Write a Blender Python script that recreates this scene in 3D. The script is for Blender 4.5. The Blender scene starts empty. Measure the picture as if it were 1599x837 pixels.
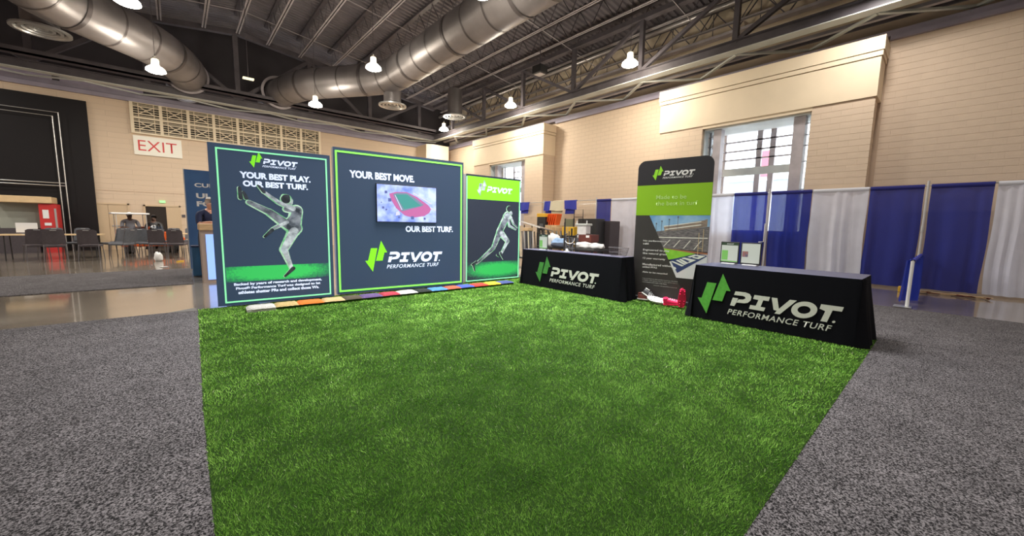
import bpy, bmesh, math, random
import numpy as np
from mathutils import Vector, Matrix
random.seed(7)
rng = np.random.default_rng(7)
C = bpy.context.scene.collection
S = bpy.context.scene

# ------------------------------------------------------------------ camera
cam_d = bpy.data.cameras.new('camera'); cam = bpy.data.objects.new('camera', cam_d); C.objects.link(cam)
cam_d.sensor_width = 36; cam_d.lens = 596.26 / 1599 * 36; cam_d.clip_start = 0.02; cam_d.clip_end = 300
yaw, pit, rol = 0.72085006, 0.11311659, 0.01886816
fw = Vector((math.sin(yaw)*math.cos(pit), math.cos(yaw)*math.cos(pit), -math.sin(pit)))
r0 = Vector((math.cos(yaw), -math.sin(yaw), 0)); u0 = r0.cross(fw)
rr = r0*math.cos(rol) + u0*math.sin(rol); uu = -r0*math.sin(rol) + u0*math.cos(rol)
cam.matrix_world = Matrix(((rr.x, uu.x, -fw.x, 0), (rr.y, uu.y, -fw.y, 0), (rr.z, uu.z, -fw.z, 1.29), (0, 0, 0, 1)))
S.camera = cam
# ------------------------------------------------------------------ world, view, big lights
S.view_settings.view_transform = 'Standard'; S.view_settings.look = 'None'
S.view_settings.exposure = 0.14; S.view_settings.gamma = 1; S.view_settings.use_curve_mapping = False
w = bpy.data.worlds.new('overcast sky'); S.world = w; w.use_nodes = True
bg = w.node_tree.nodes['Background']; bg.inputs[0].default_value = (0.93, 0.97, 1.0, 1); bg.inputs[1].default_value = 5.0
LAMP_X = [-18.1, -12.25, -6.4, -0.5, 5.3, 11.2]
LAMP_Y = [-16.0, -10.2, -4.4, 1.45, 7.4, 13.2, 19.1]
LAMP_W = 150.0
def lamp_light(x, y, z, p=LAMP_W, spread=180, size=0.45):
    l = bpy.data.lights.new('high_bay_light', 'AREA'); l.shape = 'DISK'; l.size = size; l.energy = p
    l.color = (1.0, 0.955, 0.885); l.spread = math.radians(spread)
    o = bpy.data.objects.new('high_bay_light', l); o.location = (x, y, z); C.objects.link(o); return o
for x in LAMP_X:                                   # lamps of the hall beside and behind the camera
    for y in LAMP_Y:
        if x < -1 or y < 2: lamp_light(x, y, 6.45, 115 if y > 5 else 62 if y < 0 else 95 if x > 8 else 40)
def fill_area(x, y, z, sx, sy, p, rot=(0, 0, 0), col=(1, .98, .95), spread=180):
    l = bpy.data.lights.new('fill_light', 'AREA'); l.spread = math.radians(spread); l.shape = 'RECTANGLE'; l.size = sx; l.size_y = sy; l.energy = p; l.color = col
    o = bpy.data.objects.new('fill_light', l); o.location = (x, y, z); o.rotation_euler = rot; C.objects.link(o)
fill_area(4.6, 5.2, 6.9, 4.5, 4.5, 640, col=(1, 1, 1), spread=95)  # added fill without a fixture, narrowed to brighten the turf
fill_area(-4, -6, 6.8, 10, 10, 90)  # added soft fill for the unseen hall behind the camera

# ------------------------------------------------------------------ materials
def mat(name, col, rough=0.6, metal=0.0, var=0.0, scale=8.0, bump=0.0, bscale=60.0, col2=None, emit=None, estr=0.0, stretch=None, coat=0.0, spec=None, sheen=0.0):
    m = bpy.data.materials.new(name); m.use_nodes = True; nt = m.node_tree; b = nt.nodes['Principled BSDF']
    b.inputs['Base Color'].default_value = (*col, 1); b.inputs['Roughness'].default_value = rough; b.inputs['Metallic'].default_value = metal
    if spec is not None: b.inputs['Specular IOR Level'].default_value = spec
    if sheen: b.inputs['Sheen Weight'].default_value = sheen
    if coat: b.inputs['Coat Weight'].default_value = coat; b.inputs['Coat Roughness'].default_value = 0.06
    tc = nt.nodes.new('ShaderNodeTexCoord'); mp = nt.nodes.new('ShaderNodeMapping'); nt.links.new(tc.outputs['Object'], mp.inputs[0])
    if stretch: mp.inputs['Scale'].default_value = stretch
    if var > 0 or col2:
        n = nt.nodes.new('ShaderNodeTexNoise'); n.inputs['Scale'].default_value = scale; n.inputs['Detail'].default_value = 4
        nt.links.new(mp.outputs[0], n.inputs['Vector'])
        r = nt.nodes.new('ShaderNodeValToRGB'); nt.links.new(n.outputs['Fac'], r.inputs[0])
        c2 = col2 if col2 else tuple(min(1, c*(1+var)) for c in col); c1 = col if col2 else tuple(c*(1-var) for c in col)
        r.color_ramp.elements[0].position = 0.35; r.color_ramp.elements[1].position = 0.65
        r.color_ramp.elements[0].color = (*c1, 1); r.color_ramp.elements[1].color = (*c2, 1)
        nt.links.new(r.outputs[0], b.inputs['Base Color'])
    if bump > 0:
        n2 = nt.nodes.new('ShaderNodeTexNoise'); n2.inputs['Scale'].default_value = bscale; n2.inputs['Detail'].default_value = 3
        nt.links.new(mp.outputs[0], n2.inputs['Vector'])
        bp = nt.nodes.new('ShaderNodeBump'); bp.inputs['Strength'].default_value = bump; bp.inputs['Distance'].default_value = 0.02
        nt.links.new(n2.outputs['Fac'], bp.inputs['Height']); nt.links.new(bp.outputs[0], b.inputs['Normal'])
    if emit:
        b.inputs['Emission Color'].default_value = (*emit, 1); b.inputs['Emission Strength'].default_value = estr
    return m
def course_wall(name, col, axis, course=0.15, length=0.4, depth=0.85):
    """painted block wall: brick texture gives the joints where blocks are too small to build"""
    m = mat(name, col, 0.75); nt = m.node_tree; b = nt.nodes['Principled BSDF']
    tc = nt.nodes.new('ShaderNodeTexCoord'); sep = nt.nodes.new('ShaderNodeSeparateXYZ'); cmb = nt.nodes.new('ShaderNodeCombineXYZ')
    nt.links.new(tc.outputs['Object'], sep.inputs[0]); nt.links.new(sep.outputs[axis], cmb.inputs[0]); nt.links.new(sep.outputs['Z'], cmb.inputs[1])
    br = nt.nodes.new('ShaderNodeTexBrick'); br.inputs['Scale'].default_value = 1.0
    br.inputs['Brick Width'].default_value = length; br.inputs['Row Height'].default_value = course; br.inputs['Mortar Size'].default_value = 0.008
    br.inputs['Mortar Smooth'].default_value = 0.4
    br.inputs['Color1'].default_value = (*col, 1); br.inputs['Color2'].default_value = (*[c*0.97 for c in col], 1); br.inputs['Mortar'].default_value = (*[c*depth for c in col], 1)
    nt.links.new(cmb.outputs[0], br.inputs['Vector']); nt.links.new(br.outputs['Color'], b.inputs['Base Color'])
    bp = nt.nodes.new('ShaderNodeBump'); bp.inputs['Strength'].default_value = 0.5; bp.inputs['Distance'].default_value = 0.01; bp.invert = True
    nt.links.new(br.outputs['Fac'], bp.inputs['Height']); nt.links.new(bp.outputs[0], b.inputs['Normal'])
    return m
TAN = (0.68, 0.53, 0.39)
M = {}
M['wall_r'] = course_wall('tan painted block wall', TAN, 'Y')
M['wall_l'] = course_wall('tan painted panel wall', TAN, 'X', 0.2, 1.2, 0.88)
M['wall_plain'] = mat('tan painted wall', TAN, 0.75, var=0.04, scale=2)
M['block'] = mat('tan painted block', (0.69, 0.54, 0.41), 0.75, var=0.05, scale=1.5, bump=0.15, bscale=40)
M['mortar'] = mat('block joint', (0.56, 0.42, 0.31), 0.9)
M['plaster'] = mat('cream plaster', (0.80, 0.66, 0.48), 0.7, var=0.03, scale=1.5)
M['gable'] = mat('dark painted gable', (0.05, 0.044, 0.052), 0.7, var=0.15, scale=0.8)
M['deck'] = mat('dark grey metal deck', (0.17, 0.15, 0.165), 0.5, var=0.12, scale=1.5)
M['steel'] = mat('dark grey painted steel', (0.10, 0.088, 0.10), 0.42, var=0.15, scale=3)
M['steel_l'] = mat('grey painted steel', (0.42, 0.38, 0.40), 0.4, var=0.12, scale=3)
M['flange'] = mat('pale steel and lit flange tone', (0.58, 0.60, 0.57), 0.5, var=0.08, scale=2)
M['trim'] = mat('purple grey trim paint', (0.30, 0.27, 0.34), 0.5, var=0.08, scale=2)
M['duct'] = mat('galvanised duct', (0.27, 0.25, 0.26), 0.42, 0.6, var=0.14, scale=1.2, stretch=(1, 1, 1))
M['duct_d'] = mat('duct joint band', (0.13, 0.115, 0.12), 0.4, 0.6)
M['pipe'] = mat('brushed pipe', (0.45, 0.42, 0.42), 0.35, 0.6)
M['white'] = mat('white paint', (0.8, 0.8, 0.8), 0.5)
M['offwhite'] = mat('white cloth', (0.78, 0.77, 0.76), 0.8, var=0.06, scale=6)
M['black'] = mat('black plastic', (0.02, 0.02, 0.022), 0.45)
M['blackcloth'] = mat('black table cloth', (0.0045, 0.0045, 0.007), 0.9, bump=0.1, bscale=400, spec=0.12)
M['topcloth_sheen'] = mat('black table cloth with painted blue sheen', (0.045, 0.047, 0.095), 0.5, spec=0.5)  # bluish window reflection on the tops is put into the cloth colour
M['chrome'] = mat('chrome', (0.7, 0.7, 0.7), 0.2, 1.0)
M['alum'] = mat('aluminium', (0.62, 0.62, 0.62), 0.35, 0.8)
M['wood'] = mat('light wood laminate', (0.55, 0.36, 0.19), 0.4, var=0.12, scale=5, stretch=(1, 8, 8))
M['tabletop'] = mat('tan table top', (0.70, 0.50, 0.28), 0.4, var=0.05)
M['chair_d'] = mat('dark grey chair', (0.060, 0.048, 0.055), 0.6, var=0.1, scale=20)
M['chair_g'] = mat('grey chair', (0.10, 0.105, 0.12), 0.55, var=0.1, scale=20)
M['lamp'] = mat('lit lamp glass', (1, 0.95, 0.85), 0.3, emit=(1.0, 0.93, 0.75), estr=30)
M['lampcap'] = mat('lamp housing lit', (0.9, 0.85, 0.7), 0.4, emit=(1.0, 0.86, 0.6), estr=2.0)
M['orange'] = mat('orange plastic', (0.80, 0.13, 0.02), 0.45)
M['red'] = mat('red', (0.55, 0.03, 0.03), 0.5)
M['yellow'] = mat('yellow', (0.85, 0.5, 0.04), 0.5)
M['navy'] = mat('navy cloth', (0.015, 0.022, 0.07), 0.8)
M['skin'] = mat('skin', (0.62, 0.32, 0.22), 0.5)
M['skin_d'] = mat('dark skin', (0.10, 0.055, 0.04), 0.5)
M['hair_w'] = mat('white hair', (0.6, 0.57, 0.53), 0.8, bump=0.5)
M['greyshirt'] = mat('grey shirt', (0.22, 0.22, 0.25), 0.8)
M['jeans'] = mat('dark trousers', (0.04, 0.05, 0.08), 0.85)
M['pink'] = mat('hot pink shoe', (0.9, 0.02, 0.12), 0.4)
M['brownshoe'] = mat('brown shoe', (0.13, 0.028, 0.02), 0.45)
M['grille'] = mat('pale beige grille paint', (0.80, 0.68, 0.50), 0.6)
M['beige'] = mat('beige door paint', (0.60, 0.45, 0.29), 0.55)
M['exitboard'] = mat('exit board', (0.80, 0.76, 0.66), 0.5, emit=(.8, .75, .65), estr=0.08)
M['exitred'] = mat('exit lettering', (0.62, 0.03, 0.03), 0.5)
M['greenexit'] = mat('lit exit sign', (0.3, 0.7, 0.3), 0.5, emit=(0.35, 0.8, 0.3), estr=0.6)
def glassy(name, tint=(1, 1, 1), gl=0.08):
    m = bpy.data.materials.new(name); m.use_nodes = True; nt = m.node_tree; nt.nodes.remove(nt.nodes['Principled BSDF'])
    t = nt.nodes.new('ShaderNodeBsdfTransparent'); t.inputs[0].default_value = (*tint, 1)
    g = nt.nodes.new('ShaderNodeBsdfGlossy'); g.inputs['Roughness'].default_value = 0.03
    mx = nt.nodes.new('ShaderNodeMixShader'); mx.inputs[0].default_value = gl
    nt.links.new(t.outputs[0], mx.inputs[1]); nt.links.new(g.outputs[0], mx.inputs[2]); nt.links.new(mx.outputs[0], nt.nodes['Material Output'].inputs[0])
    return m
M['glass'] = glassy('window glass', (0.95, 0.98, 1.0))
def sheer(name, col, tr=0.12, tl=0.5):
    m = mat(name, col, 0.8, var=0.05, scale=3); nt = m.node_tree; b = nt.nodes['Principled BSDF']
    t = nt.nodes.new('ShaderNodeBsdfTransparent'); l = nt.nodes.new('ShaderNodeBsdfTranslucent'); l.inputs[0].default_value = (*col, 1)
    m1 = nt.nodes.new('ShaderNodeMixShader'); m1.inputs[0].default_value = tl
    m2 = nt.nodes.new('ShaderNodeMixShader'); m2.inputs[0].default_value = tr
    nt.links.new(b.outputs[0], m1.inputs[1]); nt.links.new(l.outputs[0], m1.inputs[2])
    nt.links.new(m1.outputs[0], m2.inputs[1]); nt.links.new(t.outputs[0], m2.inputs[2]); nt.links.new(m2.outputs[0], nt.nodes['Material Output'].inputs[0])
    return m
M['drape_b'] = sheer('royal blue drape cloth', (0.012, 0.030, 0.33), 0.08, 0.35)
M['drape_w'] = sheer('white drape cloth', (0.80, 0.82, 0.95), 0.0, 0.35)
M['blue_s'] = mat('royal blue cloth', (0.03, 0.04, 0.36), 0.8)
M['polepaint'] = mat('pale grey pole', (0.55, 0.54, 0.55), 0.4)
M['cream'] = mat('cream cloth', (0.66, 0.60, 0.44), 0.85, bump=0.3, bscale=30)
# polished concrete
def concrete():
    m = mat('polished concrete', (0.20, 0.165, 0.13), 0.12, col2=(0.27, 0.225, 0.175), coat=0.6, var=0.1, scale=0.5); nt = m.node_tree; b = nt.nodes['Principled BSDF']
    b.inputs['Specular IOR Level'].default_value = 0.9
    tc = nt.nodes.new('ShaderNodeTexCoord'); n = nt.nodes.new('ShaderNodeTexNoise'); n.inputs['Scale'].default_value = 1.6; n.inputs['Detail'].default_value = 5
    nt.links.new(tc.outputs['Object'], n.inputs['Vector']); r = nt.nodes.new('ShaderNodeMapRange'); r.inputs['To Min'].default_value = 0.10; r.inputs['To Max'].default_value = 0.22
    nt.links.new(n.outputs['Fac'], r.inputs['Value']); nt.links.new(r.outputs[0], b.inputs['Roughness'])
    return m
M['concrete'] = concrete()
def carpet():
    m = mat('heather grey carpet', (0.1, 0.1, 0.1), 0.95, spec=0.15); nt = m.node_tree; b = nt.nodes['Principled BSDF']
    tc = nt.nodes.new('ShaderNodeTexCoord')
    n = nt.nodes.new('ShaderNodeTexNoise'); n.inputs['Scale'].default_value = 125; n.inputs['Detail'].default_value = 3; n.inputs['Roughness'].default_value = 0.65
    n3 = nt.nodes.new('ShaderNodeTexNoise'); n3.inputs['Scale'].default_value = 3.0; n3.inputs['Detail'].default_value = 4
    nt.links.new(tc.outputs['Object'], n.inputs['Vector']); nt.links.new(tc.outputs['Object'], n3.inputs['Vector'])
    r = nt.nodes.new('ShaderNodeValToRGB'); nt.links.new(n.outputs['Fac'], r.inputs[0])
    e = r.color_ramp.elements; e[0].position = 0.44; e[0].color = (0.010, 0.009, 0.010, 1); e[1].position = 0.61; e[1].color = (0.25, 0.23, 0.24, 1)
    mx = nt.nodes.new('ShaderNodeMix'); mx.data_type = 'RGBA'; mx.blend_type = 'MULTIPLY'; mx.inputs[0].default_value = 1
    r2 = nt.nodes.new('ShaderNodeMapRange'); r2.inputs['From Min'].default_value = 0.3; r2.inputs['From Max'].default_value = 0.7; r2.inputs['To Min'].default_value = 0.8; r2.inputs['To Max'].default_value = 1.1
    nt.links.new(n3.outputs['Fac'], r2.inputs['Value'])
    nt.links.new(r.outputs[0], mx.inputs[6]); nt.links.new(r2.outputs[0], mx.inputs[7]); nt.links.new(mx.outputs[2], b.inputs['Base Color'])
    bp = nt.nodes.new('ShaderNodeBump'); bp.inputs['Strength'].default_value = 0.5; bp.inputs['Distance'].default_value = 0.006
    nt.links.new(n.outputs['Fac'], bp.inputs['Height']); nt.links.new(bp.outputs[0], b.inputs['Normal'])
    return m
M['carpet'] = carpet()

# ------------------------------------------------------------------ mesh helpers
class MB:
    def __init__(s): s.v = []; s.f = []; s.smooth = False
    def box(s, x0, x1, y0, y1, z0, z1):
        n = len(s.v); s.v += [(x, y, z) for z in (z0, z1) for x, y in ((x0, y0), (x1, y0), (x1, y1), (x0, y1))]
        s.f += [tuple(n+i for i in q) for q in ((0, 3, 2, 1), (4, 5, 6, 7), (0, 1, 5, 4), (1, 2, 6, 5), (2, 3, 7, 6), (3, 0, 4, 7))]; return s
    def cbox(s, cx, cy, cz, sx, sy, sz, rz=0.0, rx=0.0, ry=0.0):
        n = len(s.v); Rm = Matrix.Rotation(rz, 3, 'Z') @ Matrix.Rotation(ry, 3, 'Y') @ Matrix.Rotation(rx, 3, 'X')
        for z in (-.5, .5):
            for x, y in ((-.5, -.5), (.5, -.5), (.5, .5), (-.5, .5)):
                p = Rm @ Vector((x*sx, y*sy, z*sz)); s.v.append((cx+p.x, cy+p.y, cz+p.z))
        s.f += [tuple(n+i for i in q) for q in ((0, 3, 2, 1), (4, 5, 6, 7), (0, 1, 5, 4), (1, 2, 6, 5), (2, 3, 7, 6), (3, 0, 4, 7))]; return s
    def tube(s, pts, r, n=8, cap=True, closed=False):
        pts = [Vector(p) for p in pts]; rs = r if isinstance(r, (list, tuple)) else [r]*len(pts); base = len(s.v); prev = None
        for i, p in enumerate(pts):
            a = pts[max(0, i-1)]; b = pts[min(len(pts)-1, i+1)]
            if closed: a = pts[i-1]; b = pts[(i+1) % len(pts)]
            t = (b-a); t = t.normalized() if t.length > 1e-9 else Vector((0, 0, 1))
            if prev is None: up = Vector((0, 0, 1)) if abs(t.z) < .9 else Vector((1, 0, 0)); x = t.cross(up).normalized()
            else: x = (prev - t*prev.dot(t)).normalized()
            prev = x; y = t.cross(x)
            for k in range(n):
                an = 2*math.pi*k/n; q = p + (x*math.cos(an)+y*math.sin(an))*rs[i]; s.v.append(tuple(q))
        m = len(pts)
        for i in range(m-1 if not closed else m):
            i2 = (i+1) % m
            for k in range(n): s.f.append((base+i*n+k, base+i*n+(k+1) % n, base+i2*n+(k+1) % n, base+i2*n+k))
        if cap and not closed:
            s.f.append(tuple(base+k for k in reversed(range(n)))); s.f.append(tuple(base+(m-1)*n+k for k in range(n)))
        return s
    def beam(s, a, b, w, h):   # rectangular bar between points
        a = Vector(a); b = Vector(b); t = (b-a).normalized(); up = Vector((0, 0, 1)) if abs(t.z) < .95 else Vector((1, 0, 0))
        x = t.cross(up).normalized()*w/2; y = x.cross(t).normalized()*h/2; n = len(s.v)
        for p in (a, b): s.v += [tuple(p-x-y), tuple(p+x-y), tuple(p+x+y), tuple(p-x+y)]
        s.f += [tuple(n+i for i in q) for q in ((0, 1, 2, 3), (7, 6, 5, 4), (0, 4, 5, 1), (1, 5, 6, 2), (2, 6, 7, 3), (3, 7, 4, 0))]; return s
    def lathe(s, prof, cx=0, cy=0, n=24, axis='Z'):
        b = len(s.v)
        for r, z in prof:
            for k in range(n):
                a = 2*math.pi*k/n; s.v.append((cx+r*math.cos(a), cy+r*math.sin(a), z))
        for i in range(len(prof)-1):
            for k in range(n): s.f.append((b+i*n+k, b+i*n+(k+1) % n, b+(i+1)*n+(k+1) % n, b+(i+1)*n+k))
        return s
    def prism(s, pts, y0, y1):   # outline in local x,z extruded along y
        n = len(s.v); m = len(pts)
        s.v += [(p[0], y0, p[1]) for p in pts] + [(p[0], y1, p[1]) for p in pts]
        s.f.append(tuple(range(n, n+m))); s.f.append(tuple(reversed(range(n+m, n+2*m))))
        for i in range(m): j = (i+1) % m; s.f.append((n+j, n+i, n+m+i, n+m+j))
        return s
    def prismz(s, pts, z0, z1):
        n = len(s.v); m = len(pts)
        s.v += [(p[0], p[1], z0) for p in pts] + [(p[0], p[1], z1) for p in pts]
        s.f.append(tuple(reversed(range(n, n+m)))); s.f.append(tuple(range(n+m, n+2*m)))
        for i in range(m): j = (i+1) % m; s.f.append((n+i, n+j, n+m+j, n+m+i))
        return s
    def prismx(s, pts, x0, x1):  # outline in y,z
        n = len(s.v); m = len(pts)
        s.v += [(x0, p[0], p[1]) for p in pts] + [(x1, p[0], p[1]) for p in pts]
        s.f.append(tuple(reversed(range(n, n+m)))); s.f.append(tuple(range(n+m, n+2*m)))
        for i in range(m): j = (i+1) % m; s.f.append((n+i, n+j, n+m+j, n+m+i))
        return s
    def grid(s, fn, nu, nv):
        b = len(s.v)
        for i in range(nu+1):
            for j in range(nv+1): s.v.append(tuple(fn(i/nu, j/nv)))
        for i in range(nu):
            for j in range(nv): s.f.append((b+i*(nv+1)+j, b+(i+1)*(nv+1)+j, b+(i+1)*(nv+1)+j+1, b+i*(nv+1)+j+1))
        return s
    def mesh(s, name, m, smooth=False, fix=True):
        me = bpy.data.meshes.new(name); me.from_pydata(s.v, [], s.f); me.materials.append(m)
        if fix:
            bm = bmesh.new(); bm.from_mesh(me); bmesh.ops.recalc_face_normals(bm, faces=bm.faces); bm.to_mesh(me); bm.free()
        if smooth: me.polygons.foreach_set('use_smooth', [True]*len(me.polygons)); me.set_sharp_from_angle(angle=math.radians(40))
        return me
    def build(s, name, m, parent=None, smooth=False, label=None, bevel=0, fix=True, kind=None):
        o = bpy.data.objects.new(name, s.mesh(name, m, smooth, fix)); C.objects.link(o); o.parent = parent
        if label: o['label'] = label
        if kind: o['kind'] = kind
        if bevel: b = o.modifiers.new('bevel', 'BEVEL'); b.width = bevel; b.segments = 2; b.limit_method = 'ANGLE'
        return o
def thing(name, label, cat, loc=(0, 0, 0), rz=0.0, group=None):
    o = bpy.data.objects.new(name, None); C.objects.link(o); o.location = loc; o.rotation_euler = (0, 0, rz); o.empty_display_size = .1
    return tag(o, label, cat, group)
def tag(o, label, cat, group=None, kind=None):
    o['label'] = label; o['category'] = cat
    if group: o['group'] = group
    if kind: o['kind'] = kind
    return o
def struct(name, mb, m, parent=None, **k):
    o = mb.build(name, m, parent, **k)
    if not parent: o['kind'] = 'structure'
    return o
def dup(root, loc, rz, label):
    r = root.copy(); C.objects.link(r); r.location = loc; r.rotation_euler = (0, 0, rz); r['label'] = label
    for ch in list(root.children):
        c = ch.copy(); C.objects.link(c); c.parent = r
        for g in list(ch.children): d = g.copy(); C.objects.link(d); d.parent = c
    return r
# lettering: flat print fitted to a box (u0..u1, v0..v1) in the local xz plane of its thing
def letters(name, text, box, m, parent, y, bold=0.0, shear=0.0, thick=0.0015, label=None, space=1.0, rot=0.0):
    cu = bpy.data.curves.new(name, 'FONT'); cu.body = text; cu.offset = bold; cu.shear = shear; cu.space_character = space; cu.resolution_u = 4
    o = bpy.data.objects.new(name, cu); C.objects.link(o)
    me = bpy.data.meshes.new_from_object(o.evaluated_get(bpy.context.evaluated_depsgraph_get())); bpy.data.objects.remove(o); bpy.data.curves.remove(cu)
    co = np.empty(len(me.vertices)*3); me.vertices.foreach_get('co', co); co = co.reshape(-1, 3)
    mn, mxx = co.min(0), co.max(0); u0_, u1_, v0_, v1_ = box
    x = u0_+(co[:, 0]-mn[0])/(mxx[0]-mn[0])*(u1_-u0_); z = v0_+(co[:, 1]-mn[1])/(mxx[1]-mn[1])*(v1_-v0_)
    if rot: cx_, cz_ = (u0_+u1_)/2, (v0_+v1_)/2; x, z = cx_+(x-cx_)*math.cos(rot)-(z-cz_)*math.sin(rot), cz_+(x-cx_)*math.sin(rot)+(z-cz_)*math.cos(rot)
    out = np.stack([x, np.full_like(x, y), z], 1); me.vertices.foreach_set('co', out.ravel()); me.materials.clear(); me.materials.append(m)
    ob = bpy.data.objects.new(name, me); C.objects.link(ob); ob.parent = parent
    if label: ob['label'] = label
    return ob
def flat(mb, pts, y, hole=None):   # flat print polygon facing local -y
    n = len(mb.v); mb.v += [(p[0], y, p[1]) for p in pts]; mb.f.append(tuple(range(n, n+len(pts)))); return mb
def capsule(a, b, ra, rb, n=7):
    """2D outline of a tapered limb"""
    a = Vector(a); b = Vector(b); d = (b-a).normalized(); an = math.atan2(d.y, d.x); out = []
    for k in range(n+1): t = an+math.pi/2+math.pi*k/n; out.append((a.x+ra*math.cos(t), a.y+ra*math.sin(t)))
    for k in range(n+1): t = an-math.pi/2+math.pi*k/n; out.append((b.x+rb*math.cos(t), b.y+rb*math.sin(t)))
    return out
LOGO = dict(
 arrow_down=[(0.234, 0.545), (0.354, 0.543), (0.261, 0.107), (0.123, 0.314), (0.177, 0.316)],
 arrow_up=[(0.425, 0.682), (0.539, 0.460), (0.486, 0.459), (0.449, 0.308), (0.322, 0.308)],
 P=[(0.6, 0.468), (0.722, 0.47), (0.77, 0.455), (0.792, 0.422), (0.787, 0.377), (0.758, 0.34), (0.719, 0.327), (0.625, 0.322), (0.647, 0.367), (0.701, 0.374), (0.727, 0.392), (0.718, 0.412), (0.69, 0.419), (0.586, 0.417)],
 F=[(0.575, 0.38), (0.640, 0.380), (0.625, 0.322), (0.603, 0.27), (0.55, 0.272)],
 I=[(0.823, 0.452), (0.996, 0.452), (0.985, 0.399), (0.926, 0.399), (0.905, 0.313), (0.958, 0.311), (0.945, 0.262), (0.778, 0.265), (0.788, 0.318), (0.850, 0.317), (0.873, 0.395), (0.812, 0.400)],
 V=[(1.012, 0.450), (1.073, 0.450), (1.101, 0.322), (1.202, 0.452), (1.270, 0.452), (1.116, 0.257), (1.059, 0.257), (1.082, 0.294), (1.046, 0.300)],
 T=[(1.501, 0.448), (1.701, 0.448), (1.689, 0.395), (1.608, 0.395), (1.571, 0.253), (1.512, 0.253), (1.545, 0.375), (1.491, 0.395)])
def logo(parent, y, ox, oz, sx, sz, mg, mw, sub=True, arrows=True, fade=False):
    """two arrows, wide slanted word, small second line, placed at (ox, oz) with scale"""
    tr = lambda pts: [(ox+(p[0])*sx, oz+(p[1])*sz) for p in pts]
    g = MB(); flat(g, tr(LOGO['arrow_down']), y); flat(g, tr(LOGO['arrow_up']), y); g.build('arrow_emblem', mg, parent, fix=False)
    wd = MB()
    for k in ('P', 'F', 'I', 'V', 'T'): flat(wd, tr(LOGO[k]), y-(0.0004 if k == 'F' else 0))
    def el(cx, cz, a, b): return [(cx+a*math.cos(t)+(b*math.sin(t))*0.22, cz+b*math.sin(t)) for t in [2*math.pi*k/28 for k in range(28)]]
    o_, i_ = tr(el(1.349, 0.354, 0.122, 0.101)), tr(el(1.349, 0.354, 0.061, 0.047)); n = len(wd.v)
    wd.v += [(p[0], y, p[1]) for p in o_+i_]
    for k in range(28): j = (k+1) % 28; wd.f.append((n+k, n+j, n+28+j, n+28+k))
    dot = tr(el(1.63, 0.268, 0.014, 0.014)); flat(wd, dot, y)
    wd.build('wordmark', mw, parent, fix=False)
    if sub:
        bx = (ox+0.526*sx, ox+1.622*sx, oz+0.152*sz, oz+0.224*sz)
        letters('lettering', 'PERFORMANCE TURF', bx, mw, parent, y, bold=0.012, shear=0.25, space=1.12)

# ------------------------------------------------------------------ setting
RW = 13.3; BW = 12.55; LW = 22.0
struct('floor', MB().box(-20, 14.6, -20, 23.2, -0.2, 0), M['concrete'])
wl = MB().box(-20, RW+.2, LW, LW+.3, 0, 5.87)
wall_left = struct('wall_left', wl, M['wall_l'])
# right wall with two window bays
def bay_wall(mb, y0):            # wall pieces around a window opening (y0 = low y end of projection)
    pass
WIN = [(2.65, 5.40), (13.50, 16.25)]; Z0, Z1 = 1.25, 4.36
wr = MB()
seg = [-20, 2.65, 5.40, 13.50, 16.25, LW+.3]
for i in (2, 4): wr.box(RW, RW+.25, seg[i], seg[i+1], 0, 5.87)
wr.box(RW, RW+.25, -20, -2.4, 0, 5.87); wr.box(RW+.04, RW+.25, -2.4, 2.65, 0, 5.87)
for a, b in WIN: wr.box(RW, RW+.25, a, b, 0, Z0); wr.box(RW, RW+.25, a, b, Z1+.1, 5.87)
wall_right = struct('wall_right', wr, M['wall_r'])
for y0, y1, a, b in ((1.46, 6.80, 2.65, 5.40), (12.31, 17.60, 13.50, 16.25)):
    near = y0 < 5
    p = MB()
    p.box(BW+(.04 if near else 0), RW, y0+(.04 if near else 0), a, 0, 4.45); p.box(BW, RW, b, y1, 0, 4.45); p.box(BW, RW, a, b, 0, Z0)
    p.build('pier', M['wall_r'], wall_right)
    q = MB().box(BW-.03, RW, y0-.02, y1+.02, 4.45, 5.33)
    q.build('plaster_lintel', M['plaster'], wall_right)
    MB().box(BW, RW, a, b, Z1, 4.45).build('window_head', M['plaster'], wall_right)
    c = MB().box(BW-.055, RW, y0-.045, y1+.045, 5.345, 5.45); c.build('cornice_band', M['plaster'], wall_right)
    c = MB().box(BW-.075, RW, y0-.065, y1+.065, 5.465, 5.78); c.build('cornice_band', M['plaster'], wall_right)
# block courses that can be told apart near the camera: right part of wall_right and the near pier
bl = MB().box(-.0, .05, .0008, .3992, .0025, .1475).mesh('block', M['block'])
bl_s = MB().box(-.0, .05, .0008, .1992, .0025, .1475).mesh('block', M['block'])
def blocks(x, y0, y1, z0, z1, n0=0, limit=400):
    rows = int(round((z1-z0)/.15)); cnt = 0
    for r in range(rows):
        y = y0 + (0 if r % 2 else 0.0)
        first = (r % 2 == 1)
        while y < y1-.05:
            me = bl_s if (first or y+.4 > y1+.01) else bl; st = .2 if me is bl_s else .4; first = False
            o = bpy.data.objects.new('block', me); C.objects.link(o); o.parent = wall_right; o.location = (x+random.uniform(0, .002), y, z0+r*.15); y += st; cnt += 1
    return cnt
nb = blocks(RW-.005, -2.2, 1.4, 2.27, 5.87)
nb += blocks(BW-.004, 1.46, 2.66, 2.45, 4.45)
# mortar bed behind the blocks
MB().box(RW+.003, RW+.035, -2.4, 1.5, 0, 5.86).build('mortar_bed', M['mortar'], wall_right)
MB().box(BW+.004, BW+.035, 1.49, 2.65, 0, 4.44).build('mortar_bed', M['mortar'], wall_right)
MB().box(RW-.003, RW+.002, -2.4, 1.5, 0, 2.27).box(BW-.002, BW+.003, 1.46, 2.65, 0, 2.45).build('wall_base', M['wall_plain'], wall_right)
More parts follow.
